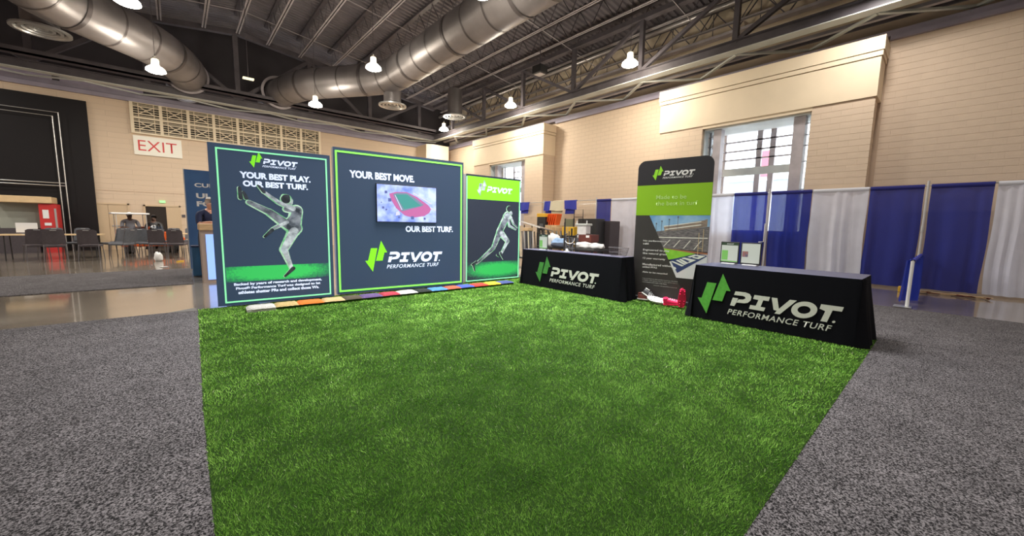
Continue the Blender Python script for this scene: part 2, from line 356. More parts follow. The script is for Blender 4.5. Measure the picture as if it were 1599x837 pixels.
# upper walls above the ledges
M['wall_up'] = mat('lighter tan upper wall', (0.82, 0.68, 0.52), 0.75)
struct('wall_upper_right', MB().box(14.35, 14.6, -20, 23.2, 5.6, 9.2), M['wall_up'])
struct('wall_upper_left', MB().box(-20, 14.6, 23.0, 23.2, 5.6, 11), M['gable'])
struct('wall_back', MB().box(-20, 14.6, -20.2, -20, 0, 11), M['wall_plain'])
struct('wall_far_side', MB().box(-20.2, -20, -20.2, 23.2, 0, 11), M['wall_plain'])
led = MB()
for a, b in ((-20, WIN[0][0]), (WIN[0][1], WIN[1][0]), (WIN[1][1], 23.1)): led.box(RW+.2, 14.4, a, b, 5.6, 5.84)
for a, b in WIN: led.box(RW+.2, 14.4, a, b, 5.6, 5.84)
struct('trim_1', led, M['wall_plain'])
t2 = MB().box(RW-.10, RW+.12, -20, 1.40, 5.87, 5.97).box(RW-.10, RW+.12, 6.85, 12.25, 5.87, 5.97).box(RW-.10, RW+.12, 17.65, LW, 5.87, 5.97).box(RW-.02, RW+.2, -20, LW, 5.99, 6.12)
struct('trim_2', t2, M['trim'])
t3 = MB().box(-20, RW, LW-.12, LW+.2, 5.87, 6.02).box(-20, RW, LW-.02, LW+.3, 6.05, 6.2)
struct('trim_3', t3, M['trim'])
# roof: corrugated deck, ridge along y at x = 2.5
def zb(x): return 9.24-.125*abs(x-2.5)
def deck(u, v): return None
dk = MB(); xs = [-20, -10, 2.5, 8, 14.6]; ys = []
y = -20.0
while y < 23.2: ys += [(y, 0), (y+.08, 0), (y+.11, .06), (y+.19, .06)]; y += .22
for yy, dz in ys:
    for x in xs: dk.v.append((x, yy, zb(x)+.86+dz))
for i in range(len(ys)-1):
    for j in range(len(xs)-1): a = i*len(xs)+j; dk.f.append((a, a+1, a+len(xs)+1, a+len(xs)))
struct('ceiling', dk, M['deck'])
MB().box(-20.2, 14.7, -20.2, 23.3, 10.6, 10.7).build('roof_board', M['deck'], bpy.data.objects['ceiling'])

# corner column
colp = [(11.35, 22.0), (11.35, 20.55), (11.75, 20.2), (12.1, 20.5), (12.9, 20.8), (12.9, 22.0)]
cc = MB().prismz([(11.35, 22.0), (11.35, 20.75), (11.6, 20.55), (12.75, 20.55), (12.75, 22.0)], 0, 5.9)
struct('wall_pillar', cc, M['plaster'])

# ------------------------------------------------------------------ windows
for k, (a, b) in enumerate(WIN):
    w0 = thing('window_%d' % (k+1), 'x', 'window'); del w0['label']; del w0['category']; w0['kind'] = 'structure'
    X2 = 14.2; s = a-2.65
    MB().box(12.72, 12.98, a+.16, a+.42, Z0, Z1).build('mullion_post', M['steel_l'], w0)
    MB().box(12.72, 12.98, b-.50, b-.28, Z0, Z1).build('mullion_post', M['steel_l'], w0)
    f = MB().box(BW+.1, 12.95, a, a+.04, Z0, Z1).box(BW+.1, 12.95, b-.04, b, Z0, Z1).box(BW+.1, RW+.3, a, b, Z1-.05, Z1); f.build('window_frame', M['flange'], w0)
    # bay box
    y0, y1 = s+3.12, s+5.32
    MB().box(12.9, X2+.1, y0-.05, y1+.05, 4.42, 4.47).build('bay_soffit', M['white'], w0)
    MB().box(12.9, X2+.1, y0-.05, y1+.05, Z0-.06, Z0).build('window_sill', M['white'], w0)
    fr = MB()
    for yy, wdt in ((y0, .1), (s+3.92, .15), (s+4.29, .15), (y1, .08)): fr.box(X2, X2+.1, yy-wdt/2, yy+wdt/2, Z0, 4.42)
    fr.build('bay_mullion', M['steel_l'], w0)
    MB().box(X2-.01, X2+.12, y0, y1, 3.05, 3.29).build('transom', M['flange'], w0)
    ba = MB()
    for z in (3.57, 3.85, 4.15): ba.box(X2-.0, X2+.08, y0, y1, z-.022, z+.022)
    for z in (3.57, 3.85, 4.15, 3.15, 2.4):
        ba.box(13.0, X2, y1-.02, y1+.02, z-.012, z+.012); ba.box(13.0, X2, y0-.02, y0+.02, z-.012, z+.012)
        ba.box(12.95, 12.99, a+.02, a+.16, z-.012, z+.012); ba.box(12.95, 12.99, b-.28, b-.02, z-.012, z+.012)
    ba.box(13.0, 13.06, y1-.03, y1+.03, Z0, 4.42).box(13.55, 13.6, y1-.03, y1+.03, Z0, 4.42)
    ba.build('glazing_bar', M['steel_l'], w0)
    edges = [y0+.05, s+3.845, s+3.995, s+4.215, s+4.365, y1-.04]
    for i in (0, 2, 4):
        for z0_, z1_ in ((Z0, 3.05), (3.29, 3.56), (3.58, 3.84), (3.86, 4.14), (4.16, 4.42)):
            MB().box(X2+.035, X2+.041, edges[i], edges[i+1], z0_, z1_).build('window_pane', M['glass'], w0)
    MB().box(13.0, X2, y1-.003, y1+.003, Z0, 4.42).build('window_pane', M['glass'], w0)
    MB().box(13.0, X2, y0-.003, y0+.003, Z0, 4.42).build('window_pane', M['glass'], w0)
    MB().box(12.96, 12.966, a+.04, a+.16, Z0, Z1).build('window_pane', M['glass'], w0)
    MB().box(12.96, 12.966, b-.28, b-.04, Z0, Z1).build('window_pane', M['glass'], w0)
# outside: pale street and a house front seen through the glass
M['out'] = mat('pale outdoor paving', (0.62, 0.62, 0.62), 0.8)
M['outb'] = mat('pale blue grey facade', (0.50, 0.56, 0.64), 0.8)
struct('ground_outside', MB().box(14.6, 70, -40, 60, -0.4, -0.2), M['out'])
hb = thing('far_building', 'pale building outside beyond the window panes', 'building', (34, 12, -.2))
MB().box(0, 8, -10, 12, 0, 5.2).build('wall', M['outb'], hb)
MB().box(-.3, 8.3, -10.4, 12.4, 5.2, 5.6).build('roof', M['out'], hb)
M['redban'] = mat('faded red banner', (0.75, 0.18, 0.24), 0.7)
rb = thing('street_banner', 'faded red banner on a pole outside behind the middle window panes', 'banner', (33.3, 9.95, -.2)); MB().box(0, .05, -.65, 0, 5.4, 7.3).build('cloth', M['redban'], rb); MB().tube([(0, .05, 0), (0, .05, 7.6)], .06, 8).build('pole', M['out'], rb)

# ------------------------------------------------------------------ left wall: grille, signs, doors
gr = thing('wall_grille', 'long beige grille of crossed square panels high on the end wall', 'grille', (-1.06, LW, 4.69))
gw = 6.92/8
MB().box(0, 6.92, -.02, 0, 0, 1.19).build('backing', mat('dark grille recess', (0.035, 0.028, 0.022), 0.9), gr)
fb = MB()
for i in range(9): fb.box(i*gw-.05, i*gw+.05, -.11, 0, -.03, 1.22)
for z in (0, .595, 1.19): fb.box(-.05, 6.97, -.10, 0, z-.035, z+.035)
fb.build('frame', M['grille'], gr)
for i in range(8):
    for j in range(2):
        x0 = i*gw+.05; x1 = (i+1)*gw-.05; z0 = j*.595+.035; z1 = z0+.525; g = MB(); yb = -.07
        for t in (.2, .8):
            g.beam((x0+(x1-x0)*t, yb, z0), (x0+(x1-x0)*t, yb, z1), .022, .022); g.beam((x0, yb-.01, z0+(z1-z0)*t), (x1, yb-.01, z0+(z1-z0)*t), .022, .022)
        g.beam((x0+.13, yb-.02, z0+.1), (x1-.13, yb-.02, z1-.1), .02, .03); g.beam((x0+.13, yb-.02, z1-.1), (x1-.13, yb-.02, z0+.1), .02, .03)
        for q in range(6): zz = z0+(q+.5)*(z1-z0)/6; g.beam((x0, -.045, zz), (x1, -.045, zz), .014, .02)
        g.build('grille_panel', M['grille'], gr)
ex = thing('exit_sign', 'large cream sign with red EXIT letters under the wall grille', 'sign', (-1.08, LW-.06, 3.83))
MB().box(0, 1.47, 0, .06, 0, .75).build('board', M['exitboard'], ex)
letters('lettering', 'EXIT', (.13, 1.31, .17, .58), M['exitred'], ex, -.003, bold=-.004)
es = thing('exit_sign', 'small green lit exit sign above the open door', 'sign', (-.46, LW-.05, 1.92))
MB().box(0, .19, 0, .05, 0, .1).build('housing', M['greenexit'], es)
letters('lettering', 'EXIT', (.03, .16, .02, .08), M['white'], es, -.002, bold=.01)
pl = MB().box(.22, .34, LW-.02, LW, 1.33, 1.45); tag(pl.build('wall_plaque', M['steel']), 'small dark square plaque right of the open door', 'plaque')
struct('trim_4', MB().box(-2.4, 13, LW-.015, LW, 2.325, 2.345), M['mortar'])
d1 = thing('door_1', '', ''); del d1['label']; del d1['category']; d1['kind'] = 'structure'
dd = MB().box(-2.50, -1.975, LW-.03, LW, 0, 1.78).build('door_leaf', M['beige'], d1)
dd = MB().box(-1.965, -1.43, LW-.03, LW, 0, 1.78).build('door_leaf', M['beige'], d1)
MB().box(-2.56, -2.505, LW-.05, LW, 0, 1.84).box(-1.425, -1.37, LW-.05, LW, 0, 1.84).box(-2.56, -1.37, LW-.05, LW, 1.785, 1.84).build('door_frame', M['beige'], d1)
MB().box(-1.9, -1.5, LW-.05, LW-.03, .92, .97).build('push_bar', M['alum'], d1)
d2 = thing('door_2', '', ''); del d2['label']; del d2['category']; d2['kind'] = 'structure'
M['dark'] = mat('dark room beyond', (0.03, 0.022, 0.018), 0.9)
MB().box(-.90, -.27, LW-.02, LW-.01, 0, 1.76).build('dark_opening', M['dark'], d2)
MB().box(-.96, -.90, LW-.06, LW, 0, 1.82).box(.15, .2, LW-.06, LW, 0, 1.82).box(-.96, .2, LW-.06, LW, 1.76, 1.82).build('door_frame', M['beige'], d2)
MB().box(-.27, .15, LW-.05, LW-.02, 0.0, 1.75).build('door_leaf', M['beige'], d2)
# dark partition at far left with pipe frame
pt = thing('dark_partition', 'tall black partition wall left of the beige end wall', 'partition', (-2.27, LW-.12, 0))
MB().box(-4.6, 0, 0, .1, 0, 5.6).build('panel', mat('black partition', (0.010, 0.008, 0.009), 0.6, spec=.25), pt)
pf = MB()
for d in (0, .15):
    pf.tube([(-4.5, -.15, 5.02-d), (-.70-d, -.15, 5.02-d), (-.70-d, -.15, 0)], .018, 6)
pf.tube([(-4.5, -.15, 2.5), (-.7, -.15, 2.5)], .018, 6); pf.tube([(-4.5, -.15, 2.4), (-.7, -.15, 2.4)], .018, 6)
pf.build('pipe_frame', M['alum'], pt)
kb = thing('service_kiosk', 'lit service hatch with tan canopy in front of the black partition', 'kiosk', (-3.9, LW-1.2, 0))
MB().box(-.6, .68, 0, .9, 1.72, 1.95).build('canopy', M['tabletop'], kb, bevel=.02)
MB().box(-.6, .32, .5, .6, .6, 1.72).build('back_panel', mat('grey green panel', (0.32, 0.33, 0.28), 0.6), kb)
MB().box(-.6, .3, 0, .9, 0, .85).build('counter', M['chair_d'], kb)
vm = thing('vending_machine', 'red vending machine with pale print beside the service hatch', 'vending machine', (-3.35, LW-1.1, 0))
MB().box(-.2, .22, 0, .6, 0, 1.70).build('cabinet', M['red'], vm)
MB().box(-.12, .02, -.01, 0, 1.2, 1.5).box(-.1, .06, -.01, 0, .95, 1.05).build('print', M['white'], vm)
MB().box(.15, .2, -.015, 0, .8, 1.55).build('coin_strip', M['alum'], vm)

# ------------------------------------------------------------------ roof steel
joist_xs = [-7.0, -5.6, -4.2, -2.8, -1.4, 0.0, 1.35, 2.5, 3.6, 4.88, 6.25, 7.67, 9.05, 10.3, 11.35, 12.6, 13.8]
JY0, JY1 = -6.0, 21.2
ORD = ['nearest the right wall', 'second from the right wall', 'third from the right wall', 'fourth from the right wall', 'fifth from the right wall', 'sixth from the right wall', 'seventh from the right wall', 'eighth from the right wall', 'right of the roof ridge', 'at the roof ridge', 'left of the roof ridge', 'over the end of the left duct', 'beside the left duct on its right', 'right above the left duct', 'beside the left duct on its left', 'second from the far left', 'farthest left']
names_j = {}
for i, jx in enumerate(joist_xs):
    z = zb(jx)
    j = thing('roof_joist', 'x', 'joist', (jx, 0, z), 0, 'steel bar joists under the roof deck')
    j['label'] = 'dark steel bar joist under the roof deck, %s' % ORD[len(joist_xs)-1-i]
    # two angle irons at the bottom, two at the top
    MB().box(-.07, -.012, JY0, JY1, 0, .012).box(-.018, -.012, JY0, JY1, 0, .06).box(.012, .07, JY0, JY1, 0, .012).box(.012, .018, JY0, JY1, 0, .06).build('bottom_chord', M['steel_l'], j)
    MB().box(-.08, .08, JY0, JY1, .78, .86).build('top_chord', M['steel'], j)
    wb = MB(); y = JY0; k = 0
    while y < JY1-.6:
        wb.beam((0, y, .04), (0, y+.5, .78), .022, .022); wb.beam((0, y+.5, .78), (0, y+1.0, .04), .022, .022); y += 1.0; k += 1
    wb.build('web', M['steel'], j, kind='stuff')
br = MB()
for yy in (2.0, 6.2, 10.4, 14.6, 18.8):
    for a, b in zip(joist_xs[:-1], joist_xs[1:]):
        br.beam((a, yy, zb(a)+.03), (b, yy, zb(b)+.03), .02, .02)
tag(br.build('bridging_rods', M['steel_l']), 'thin cross rods tying the roof joists together', 'brace')
# adjacent joist seen against the tan upper wall
# pale round pipe along the right upper wall
tag(MB().tube([(13.45, -6, 8.33), (13.45, 22.8, 8.2)], .085, 12).build('ceiling_pipe', M['pipe'], smooth=True), 'pale round pipe running under the roof along the right wall', 'pipe')
# wall-side light beam
wjt = thing('wall_beam', 'grey lattice girder close against the upper right wall', 'girder', (13.95, 0, 7.55))
MB().box(-.12, .12, -6, 22.6, 0, .09).build('bottom_chord', M['steel_l'], wjt)
MB().box(-.12, .12, -6, 22.6, .9, 1.02).build('top_chord', M['steel'], wjt)
wb = MB(); y = -6.0
while y < 22: wb.beam((0, y, .06), (0, y+.7, .92), .03, .03); wb.beam((0, y+.7, .06), (0, y+.7, .92), .02, .02); wb.beam((0, y+.7, .92), (0, y+1.4, .06), .03, .03); y += 1.4
wb.build('web', M['steel'], wjt, kind='stuff')

TX = 12.1
tr = thing('roof_truss', 'large dark steel truss running along the right wall', 'truss', (TX, 0, 6.2))
MB().box(-.03, .03, -6, 21.2, .02, .30).box(-.16, .16, -6, 21.2, .28, .30).build('bottom_chord', M['steel'], tr)
MB().box(-.17, .17, -6, 21.2, 0, .02).build('bottom_flange', M['flange'], tr, label='underside flange, pale green from light put into its colour')  # part of the dark chord; light from below painted in as a pale tone
MB().box(-.12, .12, -6, 21.2, 1.9, 2.05).build('top_chord', M['steel'], tr)
nodes = [1.56+2.92*k for k in range(-2, 7)]
for y in nodes: MB().box(-.07, .07, y-.07, y+.07, .3, 1.9).build('post', M['steel'], tr)
for a, b in zip(nodes[:-1], nodes[1:]):
    lo, hi = ((b, a) if b <= 10.5 else (a, b))
    MB().beam((0, lo, .3), (0, hi, 1.9), .11, .11).build('diagonal', M['steel'], tr)
# pale horizontal bracing between truss and wall
hbz = thing('wind_brace', 'pale grey zigzag bracing between the right truss and the wall', 'brace', (TX, 0, 6.2))
for i, y in enumerate([-1.36+1.46*k for k in range(0, 15)]):
    a, b = ((.15, y), (1.3, y+1.46)) if i % 2 == 0 else ((1.3, y), (.15, y+1.46))
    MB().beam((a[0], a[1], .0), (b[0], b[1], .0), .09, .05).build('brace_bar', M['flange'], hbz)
MB().box(.55, .67, -6, 21, .02, .1).build('conduit_tray', M['steel_l'], hbz)
MB().box(.85, .9, -6, 21, .02, .1).build('conduit_tray', M['steel'], hbz)
MB().tube([(.98, -6, .08), (.98, 21, .08)], .03, 8).build('conduit', M['steel'], hbz)

TY = 21.15
tl = thing('roof_truss', 'large dark steel truss across the end wall behind the ducts', 'truss', (0, TY, 6.2))
MB().box(-12, 12.1, -.03, .03, .02, .30).box(-12, 12.1, -.16, .16, .28, .30).build('bottom_chord', M['steel'], tl)
MB().box(-12, 12.1, -.17, .17, 0, .02).build('bottom_flange', M['flange'], tl, label='underside flange, pale green from light put into its colour')  # underside light painted into the flange colour, as on the right truss
tc_ = MB()
for a, b in ((-12, 2.5), (2.5, 12.1)): tc_.beam((a, 0, zb(a)+.05-6.2), (b, 0, zb(b)+.05-6.2), .22, .2)
tc_.build('top_chord', M['steel'], tl)
nx = [2.4+2.9*k for k in range(-4, 4)]
for i, x in enumerate(nx):
    MB().box(x-.09, x+.09, -.08, .08, .3, zb(x)-6.2).build('post', M['steel'], tl)
for k in range(-4, 3):
    a = 2.4+2.9*k; b = a+2.9
    if k % 2 == 0: lo, hi = a, b
    else: lo, hi = b, a
    MB().beam((lo, 0, .3), (hi, 0, zb(hi)-6.2), .14, .14).build('diagonal', M['steel'], tl)
hb2 = thing('wind_brace', 'pale grey zigzag bracing along the top of the end wall', 'brace', (0, TY, 6.2))
for i, x in enumerate([-8+1.45*k for k in range(0, 14)]):
    a, b = ((x, .15), (x+1.45, .75)) if i % 2 == 0 else ((x, .75), (x+1.45, .15))
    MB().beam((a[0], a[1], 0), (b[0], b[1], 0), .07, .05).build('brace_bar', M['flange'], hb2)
# walkway tray above the bottom chord
tag(MB().box(-12, 11.9, TY-.6, TY-.3, 6.55, 6.62).box(-12, 11.9, TY-.6, TY-.57, 6.55, 6.75).build('cable_tray', M['steel']), 'dark cable tray in front of the end wall truss', 'tray')
# pale boxes painting the lamplight on the lower gable wall
for i, (a, b) in enumerate(((-6.3, -3.2), (-3.0, -.7), (5.1, 8.0), (8.6, 10.8))):
    tag(MB().box(a, b, 22.91, 22.99, 5.86, 6.95).build('gable_lit_panel', M['trim']), 'purple grey panel painting the light low on the dark gable, %s' % ['farthest left', 'left of the left duct end', 'under the right duct', 'at the right by the corner'][i], 'panel')

# ------------------------------------------------------------------ ducts
def arc_pts(pts, rad, n=8):
    out = [Vector(pts[0])]
    for i in range(1, len(pts)-1):
        p = Vector(pts[i]); a = (Vector(pts[i-1])-p).normalized(); b = (Vector(pts[i+1])-p).normalized()
        s_ = p+a*rad; e_ = p+b*rad
        for k in range(n+1): t = k/n; out.append(s_*(1-t)**2+p*2*t*(1-t)+e_*t*t)
    out.append(Vector(pts[-1])); return out
def duct(name, label, pts, R, rad):
    d = thing(name, label, 'duct', tuple(pts[0]))
    o0 = Vector(pts[0]); path = [p-o0 for p in arc_pts(pts, rad)]
    MB().tube(path, R, 40, cap=False).build('duct_pipe', M['duct'], d, smooth=True)
    # joint rings every 1.2 m along the path
    L = [0]
    for a, b in zip(path[:-1], path[1:]): L.append(L[-1]+(b-a).length)
    s_ = .6; ring = 0
    while s_ < L[-1]:
        for k in range(len(path)-1):
            if L[k] <= s_ <= L[k+1]:
                t = (path[k+1]-path[k]).normalized(); p = path[k]+t*(s_-L[k]); break
        wd = .03 if ring % 3 else .06
        MB().tube([p-t*wd, p+t*wd], R+.018 if ring % 3 == 0 else R+.008, 40, cap=False).build('joint_ring', M['duct_d'], d, smooth=True)
        s_ += 1.0; ring += 1
    return d
dr = duct('air_duct', 'wide round grey air duct running overhead from the right elbow', [(6.9, -5, 7.1), (6.9, 15.6, 7.1), (4.5, 18.9, 7.1), (3.95, 21.0, 7.1), (3.95, 22.9, 7.1)], .60, .9)
dl = duct('air_duct', 'wide round grey air duct at upper left', [(-2.5, -5, 7.05), (-2.5, 15.8, 7.05), (-.1, 18.3, 7.05), (.7, 20.3, 7.05), (.7, 22.9, 7.05)], .66, .9)
for d, x in ((dr, 3.95), (dl, .7)):
    o = MB().lathe([(.62, 0), (.72, 0), (.72, .06), (.62, .06)], 0, 0, 40).build('end_collar', M['steel_l'], d, smooth=True)
    o.rotation_euler = (math.pi/2, 0, 0); o.location = (x-d.location.x, 20.95-d.location.y, 0)
def diffuser(x, y, z, ztop, R, label):
    d = thing('air_diffuser', label, 'diffuser', (x, y, z))
    MB().lathe([(R*.62, .12), (R*.62, ztop-z)], 0, 0, 28).build('drop_neck', M['duct'], d, smooth=True)
    for k, (a, b) in enumerate(((.86, 1.0), (.6, .72), (.36, .47), (.12, .24))):
        MB().lathe([(R*a, .02*k), (R*b, .02*k), (R*b, .02*k+.05), (R*a*.95, .02*k+.09), (R*a, .02*k)], 0, 0, 28).build('ring', M['alum'], d, smooth=True)
    MB().lathe([(R*.98, .05), (R*.62, .14)], 0, 0, 28).build('cone', M['duct_d'], d, smooth=True)
diffuser(7.0, 15.6, 6.03, 7.1, .55, 'round ringed air diffuser hanging under the right duct elbow')
diffuser(11.3, 17.6, 6.8, 8.16, .6, 'round ringed air diffuser behind the corner lamp')
diffuser(-2.55, 17.6, 6.5, 7.1, .6, 'round ringed air diffuser at the upper left edge')
MB().lathe([(.5, 0), (.5, .3)], 0, 0, 8)
# ------------------------------------------------------------------ lamps
def lamp(x, y, z, label, k=1.0):
    x *= k; y *= k; z = 1.29+(z-1.29)*k
    t = thing('high_bay_lamp', label, 'lamp', (x, y, z), 0, 'bright high bay lamps hanging from the roof')
    MB().lathe([(.0, .34), (.07, .34), (.09, .32), (.10, .13), (.08, .10), (0, .10)], 0, 0, 16).build('housing', M['lampcap'], t, smooth=True)
    MB().lathe([(.08, .14), (.16, .10), (.235, .03), (.25, -.03), (.20, -.06), (0, -.07)], 0, 0, 20).build('reflector', M['lamp'], t, smooth=True)
    MB().tube([(0, 0, .34), (0, 0, zb(x)+.80-z)], .008, 6).build('cable', M['steel'], t)
    MB().tube([(-.02, 0, .42), (.02, 0, .42)], .03, 8).build('hook', M['alum'], t)
    l = lamp_light(x, y, z-.12, LAMP_W*(.72 if x > 9 else 1))
    p = bpy.data.lights.new('lamp_glow', 'POINT'); p.energy = 105 if x > 9 else 60; p.shadow_soft_size = .2; p.color = (1, .9, .72)
    po = bpy.data.objects.new('lamp_glow', p); po.location = (x, y, z-.32); C.objects.link(po)
for x, y, d in ((5.3, 13.25, 'below the duct elbow in the middle'), (5.0, 19.15, 'under the left end of the right duct'), (-.2, 18.85, 'by the end of the left duct'), (11.13, 7.2, 'nearest along the right wall'), (11.25, 13.1, 'middle one along the right wall'), (11.42, 18.9, 'in the far corner over the pillar'), (-.55, 13.5, 'at the top left edge of the view'), (5.45, 7.4, 'at the top edge beside the big duct')):
    lamp(x, y, 6.42, 'bright white high bay lamp, %s' % d, .9 if 'end of the' in d else 1)
pj = thing('ceiling_speaker', 'black box hanging among the right roof trusses', 'speaker', (10.6, 10.7, 6.9))
MB().box(-.2, .2, -.22, .22, 0, .3).build('box', M['black'], pj, bevel=.03); MB().box(-.14, .14, -.16, .16, -.01, .01).build('grille', M['steel_l'], pj)
MB().tube([(0, 0, .3), (0, 0, 1.3)], .02, 6).build('rod', M['steel'], pj)
sl = MB().cbox(2.36, 17.75, 6.5, .34, .16, .05); tag(sl.build('small_ceiling_light', mat('small lit tube', (1, .95, .7), .5, emit=(1, .93, .6), estr=.9)), 'small flat yellowish lit fitting between the two duct ends', 'light')
MB().tube([(2.36, 17.75, 6.52), (2.36, 17.75, 9.1)], .01, 6).build('rod', M['steel'], bpy.data.objects['small_ceiling_light']); 

# ------------------------------------------------------------------ carpets and turf
def carpet_obj(name, pts, label, z=0.012): return tag(MB().prismz(pts, .0005, z).build(name, M['carpet']), label, 'carpet')
carpet_obj('aisle_carpet', [(-20, -20), (0.06, -20), (0.06, 1.5), (0.08, 3.2), (0.11, 4.5), (0.16, 6.85), (-.2, 6.9), (-20, 6.93)], 'heather grey carpet along the left side of the green turf')
carpet_obj('aisle_carpet', [(.075, -20), (6.30, -20), (6.30, .46), (.075, .46)], 'heather grey carpet in front of the right turf edge')
carpet_obj('aisle_carpet', [(6.315, -20), (9.15, -20), (9.15, 7.2), (6.315, 7.2)], 'heather grey carpet strip beyond the seam at right')
carpet_obj('aisle_carpet', [(-20, 9.8), (.20, 9.8), (.21, 12.9), (-20, 12.9)], 'grey carpet across the concrete floor by the chairs')
tag(MB().prismz([(-.16, 6.88), (.15, 6.80), (.15, 7.04), (.10, 7.04)], .001, .014).build('floor_black_wedge', M['black']), 'black wedge at the left carpet end by the turf corner', 'tape')  # thin black wedge laid flat at the carpet end

def turf_mat(name, blade):
    m = bpy.data.materials.new(name); m.use_nodes = True; nt = m.node_tree; b = nt.nodes['Principled BSDF']
    b.inputs['Roughness'].default_value = 0.6 if blade else .95
    b.inputs['Specular IOR Level'].default_value = .15
    if not blade:
        b.inputs['Base Color'].default_value = (0.018, 0.045, 0.006, 1); return m
    at = nt.nodes.new('ShaderNodeAttribute'); at.attribute_name = 'tone'
    r = nt.nodes.new('ShaderNodeValToRGB'); nt.links.new(at.outputs['Fac'], r.inputs[0])
    e = r.color_ramp.elements; e[0].position = 0; e[0].color = (0.085, 0.265, 0.020, 1); e[1].position = .93; e[1].color = (0.345, 0.63, 0.11, 1)
    k = r.color_ramp.elements.new(1.0); k.color = (0.75, 0.85, 0.50, 1)
    nt.links.new(r.outputs[0], b.inputs['Base Color'])
    return m
M['turf_base'] = turf_mat('turf backing', False); M['blade'] = turf_mat('turf blades', True)
turf = thing('artificial_turf', 'large rectangle of green artificial turf in the middle of the booth', 'turf', (0, 0, 0))
TP = [(.045, .447), (.045, 1.9), (.065, 3.2), (.10, 4.5), (.165, 6.88), (6.2, 6.88), (6.2, .447)]
MB().prismz(TP, .002, .014).build('turf_backing', M['turf_base'], turf)
def turf_blades():
    zones = [(0, 2.1, 34000, .0024, .021), (2.1, 3.2, 19000, .0034, .022), (3.2, 5.0, 10000, .0050, .024), (5.0, 12, 5000, .0078, .026)]
    P = []; W = []; H = []
    for a, b, dens, wd, h in zones:
        n = int(dens*6.2*6.5); p = np.stack([rng.uniform(.045, 6.2, n), rng.uniform(.447, 6.88, n)], 1); d = np.hypot(p[:, 0], p[:, 1]); k = (d >= a) & (d < b)
        # keep only what the lens could see, with margin
        f = p[:, 0]*math.sin(yaw)+p[:, 1]*math.cos(yaw); s_ = p[:, 0]*math.cos(yaw)-p[:, 1]*math.sin(yaw); k &= (np.abs(s_) < f*1.75+.8)
        edge = np.interp(p[:, 1], [.447, 1.9, 3.2, 4.5, 6.88], [.045, .045, .065, .10, .165]); k &= p[:, 0] > edge
        p = p[k]; P.append(p); W.append(np.full(len(p), wd)); H.append(np.full(len(p), h))
    P = np.concatenate(P); W = np.concatenate(W); H = np.concatenate(H); n = len(P)
    # lean field: smooth sums of sines so that the nap lies in patches
    def fld(s1, s2, ph): return np.sin(P[:, 0]*s1+ph+1.3*np.sin(P[:, 1]*s2*.7))+np.sin(P[:, 1]*s2+ph*2+1.1*np.sin(P[:, 0]*s1*.6+1))
    lx = .15*fld(2.1, 1.7, .3)+.16*fld(7.3, 8.1, 1.1)+.20*fld(17, 15, 2.0)+rng.normal(0, .7, n); ly = .15*fld(1.6, 2.3, 2.2)+.16*fld(8.7, 7.2, .4)+.20*fld(14, 18, .7)+rng.normal(0, .7, n)+.1
    hh = H*rng.uniform(.6, 1.1, n); an = rng.uniform(0, math.pi, n)
    dx = np.cos(an)*W/2; dy = np.sin(an)*W/2
    co = np.empty((n, 3, 3)); co[:, 0, 0] = P[:, 0]-dx; co[:, 0, 1] = P[:, 1]-dy; co[:, 1, 0] = P[:, 0]+dx; co[:, 1, 1] = P[:, 1]+dy; co[:, :2, 2] = .012
    co[:, 2, 0] = P[:, 0]+lx*hh*.55; co[:, 2, 1] = P[:, 1]+ly*hh*.55; co[:, 2, 2] = .012+hh*.8
    me = bpy.data.meshes.new('pile'); me.vertices.add(n*3); me.vertices.foreach_set('co', co.ravel()); me.loops.add(n*3); me.loops.foreach_set('vertex_index', np.arange(n*3, dtype=np.int32))
    me.polygons.add(n); me.polygons.foreach_set('loop_start', np.arange(0, n*3, 3, dtype=np.int32))
    at = me.attributes.new('tone', 'FLOAT', 'POINT'); t = rng.uniform(0, .86, n)+.04*fld(6.4, 7.1, .9)+.05*fld(15, 13, .2)+.05*fld(29, 33, .5); t = np.where(rng.uniform(0, 1, n) > .994, 1.0, np.clip(t, 0, .93))
    at.data.foreach_set('value', np.repeat(t, 3)); me.materials.append(M['blade']); me.update(); me.validate()
    o = bpy.data.objects.new('pile', me); C.objects.link(o); o.parent = turf; o['kind'] = 'stuff'; return n
NBL = turf_blades()

# ------------------------------------------------------------------ display light boxes
def backlit(name, col, e, rough=.5): return mat(name, col, rough, emit=col, estr=e)
M['bx_navy'] = backlit('backlit navy print', (0.024, 0.042, 0.080), .75)
M['bx_dark'] = backlit('backlit charcoal print', (0.020, 0.026, 0.045), .55)
M['bx_frame'] = mat('dark display frame', (0.035, 0.045, 0.07), .4)
M['bx_side'] = mat('grey display side', (0.42, 0.42, 0.45), .4)
M['ln_aqua'] = backlit('lit aqua green line', (0.26, 0.85, 0.42), .7)
M['ln_lime'] = backlit('lit lime green line', (0.25, 0.95, 0.10), .7)
M['pr_white'] = backlit('backlit white print', (0.66, 0.74, 0.95), .65)
M['pr_lime'] = backlit('backlit lime print', (0.22, 0.80, 0.02), .5)
M['pr_green'] = backlit('backlit grass print', (0.02, 0.35, 0.07), .6)
M['pr_green2'] = backlit('backlit dim grass print', (0.02, 0.16, 0.07), .6)
def printed(name, base, lite, scale, e=.5, stretch=None):
    m = mat(name, base, .6, col2=lite, scale=scale, stretch=stretch); nt = m.node_tree; b = nt.nodes['Principled BSDF']
    r = [n for n in nt.nodes if n.type == 'VALTORGB'][0]; nt.links.new(r.outputs[0], b.inputs['Emission Color']); b.inputs['Emission Strength'].default_value = e
    return m
M['fig_rim'] = printed('player print rim light', (0.10, 0.45, 0.18), (0.55, 0.78, 0.62), 9, .4)
M['fig_mid'] = printed('player print grey', (0.05, 0.062, 0.085), (0.27, 0.30, 0.36), 10, .35)
